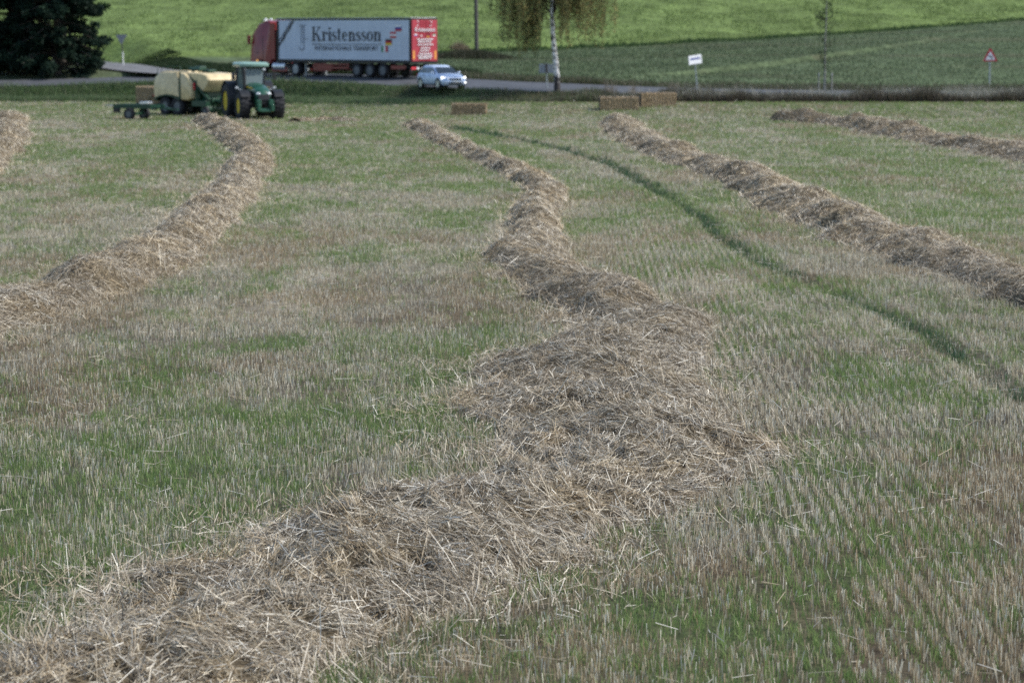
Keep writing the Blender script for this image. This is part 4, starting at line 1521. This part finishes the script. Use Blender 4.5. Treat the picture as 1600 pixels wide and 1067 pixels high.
    m = MB(); m.box((xr + .045, 0, .63), (.04, .5, .12)); m.build("number_plate", M['white'], t)
    # running gear of the trailer
    for x in (-8.2, -9.5, -10.8):
        for s in (1, -1):
            wheel(t, x, s * 1.03, .47, .40, .28, M['rim'], s, 0, "trailer_wheel")
    m = MB()
    for x in (-8.2, -9.5, -10.8): m.bar((x, -.9, .47), (x, .9, .47), .13)
    m.build("axle", M['black'], t)
    for s in (1, -1):
        m = MB(); m.box((-5.6, s * 1.17, .62), (3.6, .04, .14)); m.box((-5.6, s * 1.17, .85), (3.6, .04, .10))
        for x in (-7.3, -5.6, -3.9): m.box((x, s * 1.13, .74), (.08, .04, .4))
        m.build("side_guard", M['red'], t)
        m = MB(); m.box((-4.6, s * .85, .62), (1.9, .5, .5)); m.build("pallet_box", M['red'], t, bevel=.02)
        m = MB(); m.box((-2.75, s * .9, .5), (.14, .14, .9)); m.box((-2.75, s * .9, .06), (.3, .3, .06)); m.build("landing_leg", M['steel'], t)
        m = MB(); m.box((-12.3, s * 1.15, .70), (1.4, .05, .25)); m.build("rear_side_guard", M['red'], t)
    # tractor unit
    m = MB(); m.box((-.4, .42, .72), (5.6, .12, .28)); m.box((-.4, -.42, .72), (5.6, .12, .28)); m.box((-1.6, 0, .95), (1.0, .9, .08)); m.build("chassis", M['black'], t)
    for s in (1, -1):
        wheel(t, 1.75, s * 1.05, .50, .34, .30, M['steel'], s, 0, "front_wheel")
        wheel(t, -1.95, s * .98, .50, .56, .30, M['steel'], s, 0, "drive_wheel")
        m = MB(); m.tube([(-.85, s * .95, .66), (.45, s * .95, .66)], .33, 16); m.build("fuel_tank", M['alu'], t, smooth=True)
        m = MB(); m.box((-.2, s * 1.15, .45), (1.6, .05, .3)); m.build("side_skirt", M['red'], t, bevel=.02)
    m = MB()
    cab = [(.62, .85), (.62, 3.0), (.66, 3.75), (1.0, 3.88), (1.9, 3.62), (2.55, 2.95), (2.78, 1.75), (2.85, .95), (2.80, .45), (2.25, .42), (2.2, .85), (1.95, 1.05), (1.5, 1.05), (1.25, .85)]
    rings = []
    for y, k in ((-1.24, .965), (-1.20, .99), (-1.05, 1.0), (1.05, 1.0), (1.20, .99), (1.24, .965)):
        rings.append([Vector((1.7 + (x - 1.7) * k, y, 2.0 + (z - 2.0) * k)) for x, z in cab])
    m.loft(rings)
    cb = m.build("cab", M['red'], t, smooth=True)
    m = MB(); m.plate([(2.60, -1.02, 2.90), (2.60, 1.02, 2.90), (2.80, 1.06, 1.85), (2.80, -1.06, 1.85)], -.02); m.build("windscreen", M['glass'], cb)
    for s in (1, -1):
        m = MB(); m.plate([(2.42, s * 1.237, 1.9), (1.55, s * 1.237, 1.9), (1.55, s * 1.237, 2.75), (2.28, s * 1.237, 2.75)], s * -.012); m.build("side_window", M['glass'], cb)
        m = MB(); m.box((1.45, s * 1.245, 1.9), (.02, .02, 1.7)); m.box((2.0, s * 1.25, 1.62), (.2, .03, .05)); m.build("door_seam", M['black'], cb)
        m = MB(); m.box((2.75, s * 1.42, 2.5), (.16, .2, .62)); m.bar((2.6, s * 1.2, 2.75), (2.75, s * 1.4, 2.75), .04); m.bar((2.6, s * 1.2, 2.25), (2.75, s * 1.4, 2.25), .04); m.build("mirror", M['red'], cb, bevel=.04)
        m = MB(); m.box((2.83, s * .9, .9), (.08, .4, .2)); m.build("headlight", M['lamp'], cb, bevel=.03)
        m = MB(); m.box((.45, s * 1.2, 2.4), (.5, .05, 2.5)); m.build("wind_deflector", M['red'], cb)
    m = MB(); m.tube([(1.6, -1.0, 3.86), (1.6, 1.0, 3.86)], .03, 6)
    for y in (-.8, -.3, .3, .8): m.lathe_y([(-.09, .09), (.09, .09)], (1.66, y, 3.92), 10)
    m.build("roof_lamp_bar", M['lamp'], cb)
    return t


make_lorry()


# ------------------------------------------------------------------ car
def make_car():
    a = R(63)
    h = (math.cos(a), -math.sin(a))
    x, y = -4.5, 181.6
    t_, zr = road_frame(ROAD, np.array([x]), np.array([y]))
    c = thing("car", "pale blue hatchback with lit headlights driving towards the camera behind the verge", "car", (x, y, float(zr[0]) + CROSS * float(t_[0]) + .005), heading(h))

    def ring(x, hw, z0, z1, tuck):
        pts = [(-hw * .86, z0), (-hw * .98, z0 + .12), (-hw, (z0 + z1) / 2), (-hw * .97, z1 - .12), (-hw * tuck, z1), (0, z1 + .035), (hw * tuck, z1), (hw * .97, z1 - .12), (hw, (z0 + z1) / 2), (hw * .98, z0 + .12), (hw * .86, z0), (0, z0 - .01)]
        return [Vector((x, p, q)) for p, q in pts]
    m = MB()
    st = [(-2.02, .66, .42, .78, .8), (-1.97, .76, .30, .93, .84), (-1.75, .85, .24, .98, .86), (-1.2, .88, .22, .98, .88), (-.3, .885, .20, .96, .88), (.6, .885, .20, .95, .87), (.95, .88, .21, .96, .84), (1.5, .87, .22, .89, .80), (1.85, .82, .22, .80, .78), (2.02, .72, .24, .70, .76), (2.08, .60, .30, .60, .74)]
    m.loft([ring(*s_) for s_ in st])
    body = m.build("body", M['carpaint'], c, smooth=True)
    m = MB()
    lo = lambda x, w_, z: [Vector((x, -w_, z)), Vector((x, w_, z))]
    cabin = []
    for z, xr_, xf_, w_ in ((.94, -1.90, 1.02, .80), (1.18, -1.72, .58, .74), (1.36, -1.52, .22, .66), (1.44, -1.35, .0, .60), (1.475, -1.0, -.2, .46)):
        pts = []
        for k in range(20):
            an = 2 * PI * k / 20
            ca, sa = math.cos(an), math.sin(an)
            sx = math.copysign(abs(ca) ** .35, ca); sy = math.copysign(abs(sa) ** .35, sa)
            pts.append(Vector(((xr_ + xf_) / 2 + sx * (xf_ - xr_) / 2, sy * w_, z)))
        cabin.append(pts)
    m.loft(cabin)
    m.build("roof", M['carpaint'], c, smooth=True)
    m = MB(); m.plate([(1.01, -.68, .985), (1.01, .68, .985), (.285, .575, 1.345), (.285, -.575, 1.345)], .012); m.build("windscreen", M['glass'], c)
    m = MB(); m.plate([(-1.905, .66, 1.0), (-1.905, -.66, 1.0), (-1.60, -.56, 1.32), (-1.60, .56, 1.32)], .012); m.build("rear_window", M['glass'], c)
    for s in (1, -1):
        m = MB()
        for q in ([(.72, .795, 1.0), (-.35, .80, 1.0), (-.35, .69, 1.33), (.22, .69, 1.33)], [(-.43, .80, 1.0), (-1.35, .795, 1.02), (-1.30, .70, 1.31), (-.43, .69, 1.33)]):
            m.plate([(x_, s * (y_ + .006), z_) for x_, y_, z_ in q], -.012 * s)
        m.build("side_window", M['glass'], c)
        m = MB(); m.box((.62, s * .95, 1.02), (.14, .18, .12)); m.build("mirror", M['carpaint'], c, bevel=.03)
        m = MB(); m.loft([[Vector((x_, s * (y_), z_)) for x_, y_, z_ in r_] for r_ in ([(1.98, .48, .70), (1.72, .83, .78), (1.72, .83, .62), (1.99, .48, .60)], [(2.06, .46, .68), (1.83, .84, .76), (1.82, .84, .63), (2.06, .46, .61)])])
        m.build("headlight", M['headlight'], c)
        m = MB(); m.box((2.02, s * .66, .40), (.08, .22, .07), rot=(0, 0, -s * .45)); m.build("fog_light", M['headlight'] if s > 0 else M['lamp'], c, bevel=.01)
        m = MB(); m.box((-1.93, s * .68, .82), (.12, .24, .16), rot=(0, 0, s * .3)); m.build("tail_light", M['reflect'], c, bevel=.02)
        for x_ in (1.28, -1.28):
            wheel(c, x_, s * .79, .32, .21, .225, M['alu'], s, 0)
        m = MB()
        for x_ in (1.28, -1.28):
            m.lathe_y([(s * .70, .37), (s * .884, .385), (s * .884, .33), (s * .70, .33)], (x_, 0, .32), 24)
        m.box((0, s * .875, .25), (1.7, .04, .10))
        m.build("wheel_arch", M['black'], c, smooth=True)
        m = MB(); m.box((.1, s * .89, .80), (.18, .02, .03)); m.box((-.75, s * .89, .82), (.18, .02, .03)); m.build("door_handle", M['black'], c)
    m = MB(); m.box((2.06, 0, .60), (.09, .86, .10)); m.build("grille", M['black'], c, bevel=.02)
    m = MB(); m.box((2.07, 0, .35), (.08, 1.0, .12)); m.build("air_intake", M['black'], c, bevel=.02)
    m = MB(); m.box((2.13, 0, .47), (.02, .50, .10)); m.build("number_plate", M['white'], c)
    return c


make_car()


# ------------------------------------------------------------------ signs, poles
def post(o, x0, z0, x1, z1, r, mat_, name="post"):
    m = MB(); m.tube([(x0, 0, z0), (x1, 0, z1)], r, 10)
    return m.build(name, mat_, o, smooth=True)


# red triangle: bend to the left
p = at(1546, 140)
k = p.y / F_PX
t = thing("warning_sign", "red-bordered triangular bend warning sign on a grey post", "road sign", p)
post(t, 0, -.2, -.02, 2.05, .05, M['galv'])
def tri(s, z):
    return [(-s / 2, z), (s / 2, z), (0, z + s * .866)]
m = MB(); m.prism([(x + 0, z) for x, z in [(-.46, 1.86), (-.42, 1.80), (.42, 1.80), (.46, 1.86), (.05, 2.63), (-.05, 2.63)]], -.06, -.085)
pl = m.build("sign_plate", M['signred'], t)
m = MB(); m.prism([(-.32, 1.895), (.32, 1.895), (0, 2.46)], -.085, -.09); m.build("white_field", M['white'], pl)
m = MB(); m.prism([(.08, 1.95), (.15, 1.95), (.15, 2.06), (.06, 2.16), (-.02, 2.17), (-.02, 2.21), (-.14, 2.14), (-.02, 2.07), (-.02, 2.11), (.03, 2.10), (.08, 2.05)], -.09, -.094); m.build("arrow", M['black'], pl)

# white place sign on a leaning post
p = at(1090, 145)
t = thing("place_sign", "white rectangular place sign on a thin leaning post", "road sign", p)
t.rotation_euler = (0, R(-7), R(32))
post(t, 0, -.2, 0, 2.3, .04, M['galv'])
m = MB(); m.box((0, -.06, 2.08), (1.0, .03, .56)); pl = m.build("sign_plate", M['white'], t, bevel=.01)
m = MB(); x = -.36
for w_ in (.07, .05, .07, .04, .06, .0, .05, .07, .04, .06):
    if w_: m.box((x + w_ / 2, -.078, 2.14), (w_, .006, .13))
    x += w_ + .025
m.build("lettering", M['flagblue'], pl)
m = MB(); m.box((0, -.0775, 2.08), (.96, .004, .012)); m.build("divider", M['faint'], pl)

# back of a rectangular sign by the birch
p = at(855, 142)
t = thing("sign_back", "grey back of a rectangular road sign just beside the birch trunk", "road sign", (p.x, p.y + .3, p.z))
post(t, 0, -.2, -.05, 1.75, .04, M['galv'])
m = MB(); m.box((-.05, -.03, 1.38), (.92, .03, .58)); pl = m.build("sign_plate", M['signback'], t, bevel=.01)
m = MB(); m.box((-.05, -.06, 1.38), (.13, .03, .60)); m.build("bracket", M['pole'], pl)

# back of the give-way sign at the junction
p = at(193, 105)
t = thing("give_way_sign_back", "grey back of a downward-pointing triangular sign at the junction", "road sign", p)
post(t, 0, -.2, -.05, 1.15, .045, M['white'], "lower_post"); post(t, -.05, 1.15, -.12, 2.45, .035, M['pole'], "upper_post")
m = MB(); m.prism([(-.56, 2.47), (.32, 2.47), (.30, 2.40), (-.10, 1.72), (-.14, 1.72), (-.54, 2.40)], -.05, -.075); m.build("sign_plate", M['signback'], t)

# telegraph pole in the grass
p = at(745, 83)
t = thing("utility_pole", "dark utility pole standing in a clump of dry grass beyond the road", "utility pole", p)
m = MB(); m.tube([(0, 0, -.4), (-.06, 0, 4), (-.16, 0, 8.5)], [.17, .15, .12], 14); m.build("shaft", M['pole'], t, smooth=True)
m = MB(); m.box((-.16, 0, 8.1), (1.5, .1, .12)); m.build("crossarm", M['pole'], t)
for x in (-.65, .0, .65):
    m = MB(); m.tube([(x - .16, 0, 8.16), (x - .16, 0, 8.3)], [.05, .03], 8); m.build("insulator", M['white'], t)


def clump(name, label, cat, px, py, n, sx, sy, hr, cols, wid=.04):
    c = at(px, py)
    x = c.x + rng.normal(0, sx, n); y = c.y + rng.normal(0, sy, n)
    z = terrain(x, y)
    L = rng.uniform(*hr, n) * np.exp(-((x - c.x) / (2.2 * sx)) ** 2)
    D = unit(np.stack([rng.normal(0, .28, n), rng.normal(0, .28, n), np.ones(n)], 1))
    az = rng.normal(0, .8, n)
    side = np.stack([np.cos(az), np.sin(az), np.zeros(n)], 1)
    o = stalks(name, np.stack([x - c.x, y - c.y, z - .02 - c.z], 1), D, L, wid * rng.uniform(.6, 1.4, n), side, pick(cols, n), M['blade'], taper=1, segs=2, bend=D * 0 + rng.normal(0, .06, (n, 3)))
    o.location = c
    return tag(o, label, cat)


clump("grass_clump", "dark dry grass clump round the foot of the utility pole", "grass clump", 735, 91, 9000, 1.45, .8, (.3, .75), [(.05, .055, .03), (.08, .07, .045), (.035, .045, .022)])
clump("dry_weed", "pale dry weed tuft just beside the utility pole", "weed", 722, 82, 700, .45, .3, (.5, .95), [(.26, .21, .14), (.2, .16, .11)], .03)
for i, (px, py, hgt) in enumerate(((953, 152, .9), (990, 152, .7), (1052, 150, .8))):
    o = clump("dry_weed", ["tall pale dry weed standing alone just behind the front bale of the pair", "low pale dry weed just behind the gap in the pair of bales", "pale dry weed rising over the end of the rear bale of the pair"][i], "weed", px, py, 70, .2, .15, (hgt * .8, hgt * 1.7), [(.30, .25, .19), (.24, .2, .15)], .025)

# ------------------------------------------------------------------ trees


def leaf_cloud(name, P, size, col, parent, mat_=None, stretch=1.0, down=0.0):
    n = len(P)
    D = unit(rng.normal(0, 1, (n, 3)) + np.array([0, 0, -down]))
    side = unit(np.cross(D, rng.normal(0, 1, (n, 3))))
    L = size * rng.uniform(.6, 1.4, n) * stretch
    hw = side * (size * rng.uniform(.5, 1.0, n) / 2)[:, None]
    mid = P + D * (L * .5)[:, None]
    tip = P + D * L[:, None]
    co = np.stack([P, mid + hw, tip, mid - hw], 1).reshape(-1, 3)
    return raw_mesh(name, co, np.arange(4 * n), np.full(n, 4), mat_ or M['leaf'], np.repeat(col, 4, 0), parent)


def big_tree(name, label, x, y, H, rad, low, cols, nb, nl, conifer=False, leaf=.16, seed=0):
    rg = np.random.default_rng(seed)
    z0 = tz(x, y)
    t = thing(name, label, "tree", (x, y, z0), 0, "dark trees beside the road junction")
    m = MB()
    m.tube([(0, 0, -.3), (.1, .05, H * .3), (0, .1, H * .65), (.05, 0, H * .95)], [.32, .26, .15, .03], 10)
    tips = []
    for k in range(nb):
        f = rg.uniform(low / H, .97)
        zz = f * H
        az = rg.random() * 2 * PI
        prof = (1 - f) ** .8 if conifer else math.sin(PI * min(.98, .12 + .86 * (f - low / H) / (1 - low / H))) ** .6
        r_ = rad * prof * rg.uniform(.75, 1.12) + .3
        drop = -.18 * r_ if conifer else .25 * r_
        a = Vector((0.05, .05, zz)); b = Vector((math.cos(az) * r_, math.sin(az) * r_, zz + drop))
        mid = a.lerp(b, .5) + Vector((0, 0, .1 * r_))
        m.tube([a, mid, b], [.05 + .05 * (1 - f), .04, .012], 5)
        tips.append((np.array(a), np.array(b), r_))
    tr = m.build("trunk", M['bark'], t, smooth=True)
    pts, cl = [], []
    per = nl // nb
    for a, b, r_ in tips:
        nclump = 3
        for j in range(nclump):
            f = rg.uniform(.35, 1.05)
            c = a + (b - a) * f
            s_ = (.16 + .10 * r_ / rad) * rad * .42 * rg.uniform(.6, 1.2)
            k = per // nclump
            q = rg.normal(0, 1, (k, 3)); q /= np.linalg.norm(q, axis=1)[:, None]
            q = q * (rg.random((k, 1)) ** .4) * s_ * np.array([1.15, 1.15, .62])
            if conifer: q[:, 2] -= np.abs(rg.normal(0, .25, k)) * s_
            pts.append(c + q)
            tone = rg.uniform(.65, 1.35)
            cl.append(np.array(cols)[rg.integers(0, len(cols), k)] * tone)
    P = np.concatenate(pts); cc = np.concatenate(cl)
    leaf_cloud("crown", P, leaf, cc, t, down=.3 if conifer else .1)
    return t


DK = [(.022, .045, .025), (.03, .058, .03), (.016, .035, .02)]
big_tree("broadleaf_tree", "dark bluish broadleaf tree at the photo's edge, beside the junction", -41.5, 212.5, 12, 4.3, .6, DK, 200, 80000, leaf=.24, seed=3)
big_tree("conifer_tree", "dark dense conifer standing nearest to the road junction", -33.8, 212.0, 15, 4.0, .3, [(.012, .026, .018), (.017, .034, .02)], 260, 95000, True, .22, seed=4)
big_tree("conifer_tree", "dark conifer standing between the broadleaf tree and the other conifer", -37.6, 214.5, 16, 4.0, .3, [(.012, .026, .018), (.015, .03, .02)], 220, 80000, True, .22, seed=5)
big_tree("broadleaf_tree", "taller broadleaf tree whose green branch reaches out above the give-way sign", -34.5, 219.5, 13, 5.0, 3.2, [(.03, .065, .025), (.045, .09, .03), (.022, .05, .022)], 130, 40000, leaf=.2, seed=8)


big_tree('dark_shrub', "low dark shrub filling the gap beneath the dark trees", -39.0, 214.0, 3.6, 3.2, .1, DK, 60, 22000, leaf=.24, seed=12)


def yellow_shrub():
    p = at(38, 117)
    t = thing("shrub", "small shrub with yellow leaves in front of the dark trees", "shrub", p)
    m = MB()
    for k in range(6): m.tube([(0, 0, -.05), (rng.normal(0, .12), rng.normal(0, .1), .4), (rng.normal(0, .25), rng.normal(0, .2), .9)], [.02, .015, .006], 5)
    m.build("stem", M['bark'], t)
    P = rng.normal(0, 1, (420, 3)) * np.array([.22, .2, .28]) + np.array([0, 0, .75])
    leaf_cloud("foliage", P, .09, pick([(.22, .17, .02), (.12, .12, .02), (.05, .08, .02)], 420), t)


yellow_shrub()


def birch():
    p = at(871, 146)
    x, y = p.x, p.y
    t = thing("birch_tree", "weeping birch with a white trunk and hanging yellowish strands beside the road", "tree", (x, y, tz(x, y)))
    m = MB()
    m.tube([(0, 0, -.3), (-.02, 0, .6), (-.10, 0, 1.8), (-.28, .05, 3.4), (-.36, .05, 5), (-.3, 0, 8), (-.2, 0, 11.5)], [.24, .20, .17, .15, .13, .08, .02], 14)
    tr = m.build("trunk", M['birch'], t, smooth=True)
    rg = np.random.default_rng(21)
    m = MB()
    hang = []
    for k in range(54):
        z = rg.uniform(4.6, 10.5)
        az = rg.random() * 2 * PI
        if rg.random() < .6: az = rg.choice([0, PI]) + rg.normal(0, .5)
        r_ = rg.uniform(1.2, 4.2) * (1.0 if z < 8 else .7)
        a = np.array([-.33, .03, z]); b = a + np.array([math.cos(az) * r_, math.sin(az) * r_, r_ * .55])
        mid = (a + b) / 2 + np.array([0, 0, .25 * r_])
        m.tube([a, mid, b], [.055, .035, .012], 5)
        for j in range(9):
            f = rg.uniform(.4, 1.05)
            q = (1 - f) ** 2 * a + 2 * f * (1 - f) * mid + f * f * b
            hang.append(q + rg.normal(0, .10, 3))
    m.build("branch", M['bark'], t, smooth=True)
    P, cl = [], []
    m = MB()
    for h_ in hang:
        rr = math.hypot(h_[0], h_[1])
        end = rg.uniform(4.2, 6.6) if rr < 1.2 else rg.uniform(2.5, 6.3)
        if rg.random() < .16 and rr > 1.0: end = rg.uniform(2.2, 3.6)
        ln = max(.5, min(h_[2] - end, 5.2))
        n = int(ln * 36)
        f = rg.random(n)
        sw = rg.normal(0, .10, 2)
        wob = rg.random() * 6
        xs = h_[0] + sw[0] * f * ln * .5 + .05 * np.sin(f * 7 + wob); ys_ = h_[1] + sw[1] * f * ln * .5
        zs = h_[2] - f * ln
        sp = .13 * (1 - f * .5)
        P.append(np.stack([xs + rg.normal(0, 1, n) * sp, ys_ + rg.normal(0, 1, n) * sp, zs], 1))
        tone = rg.uniform(.65, 1.3)
        cl.append(np.array([(.17, .20, .075), (.22, .20, .08), (.13, .165, .065), (.25, .19, .075)])[rg.integers(0, 4, n)] * tone)
        m.tube([(h_[0], h_[1], h_[2]), (h_[0] + sw[0] * ln * .25, h_[1] + sw[1] * ln * .25, h_[2] - ln * .5), (h_[0] + sw[0] * ln * .5, h_[1] + sw[1] * ln * .5, h_[2] - ln)], [.010, .007, .003], 4)
    m.build("hanging_twigs", M['bark'], t)['kind'] = 'stuff'
    leaf_cloud("crown", np.concatenate(P), .085, np.concatenate(cl), t, down=1.6, stretch=1.4)


birch()


def young_tree():
    p = at(1288, 150)
    x, y = p.x, p.y
    t = thing("young_tree", "young thin tree with sparse leaves held between two stakes", "tree", (x, y, tz(x, y)))
    m = MB()
    m.tube([(0, 0, -.2), (.02, 0, 1.5), (0, 0, 3.2), (.06, 0, 4.6), (.1, 0, 6.8)], [.075, .06, .05, .035, .01], 8)
    m.build("trunk", M['wood'], t, smooth=True)
    rg = np.random.default_rng(31)
    m = MB(); P, cl = [], []
    for k in range(44):
        z = rg.uniform(1.5, 6.5); az = rg.random() * 2 * PI; r_ = rg.uniform(.3, .95) * (1 if z < 5 else .6)
        a = np.array([.02, 0, z]); b = a + np.array([math.cos(az) * r_, math.sin(az) * r_, r_ * .5])
        m.tube([a, (a + b) / 2, b], [.014, .01, .004], 4)
        n = rg.integers(12, 46)
        f = rg.uniform(.3, 1.1, n)[:, None]
        P.append(a + (b - a) * f + rg.normal(0, .10, (n, 3)))
        cl.append(np.array([(.05, .075, .03), (.06, .09, .035), (.035, .055, .025)])[rg.integers(0, 3, n)])
    m.build("branch", M['bark'], t)
    leaf_cloud("crown", np.concatenate(P), .10, np.concatenate(cl), t)
    for lab, dx in (("short wooden stake to the left of the young tree", -.36), ("short wooden stake to the right of the young tree", .46)):
        s_ = thing("tree_stake", lab, "stake", (x + dx, y - .05, tz(x + dx, y)), 0, "stakes beside the young tree")
        m = MB(); m.tube([(0, 0, -.2), (0, 0, 1.42), (0, 0, 1.46)], [.04, .04, .02], 8); m.build("stake_post", M['wood'], s_, smooth=True)
        m = MB(); m.tube([(-.05, -.04, 1.3), (.05, -.04, 1.32), (.05, .04, 1.32), (-.05, .04, 1.3), (-.05, -.04, 1.3)], .012, 5); m.build("tie", M['white'], s_)


young_tree()
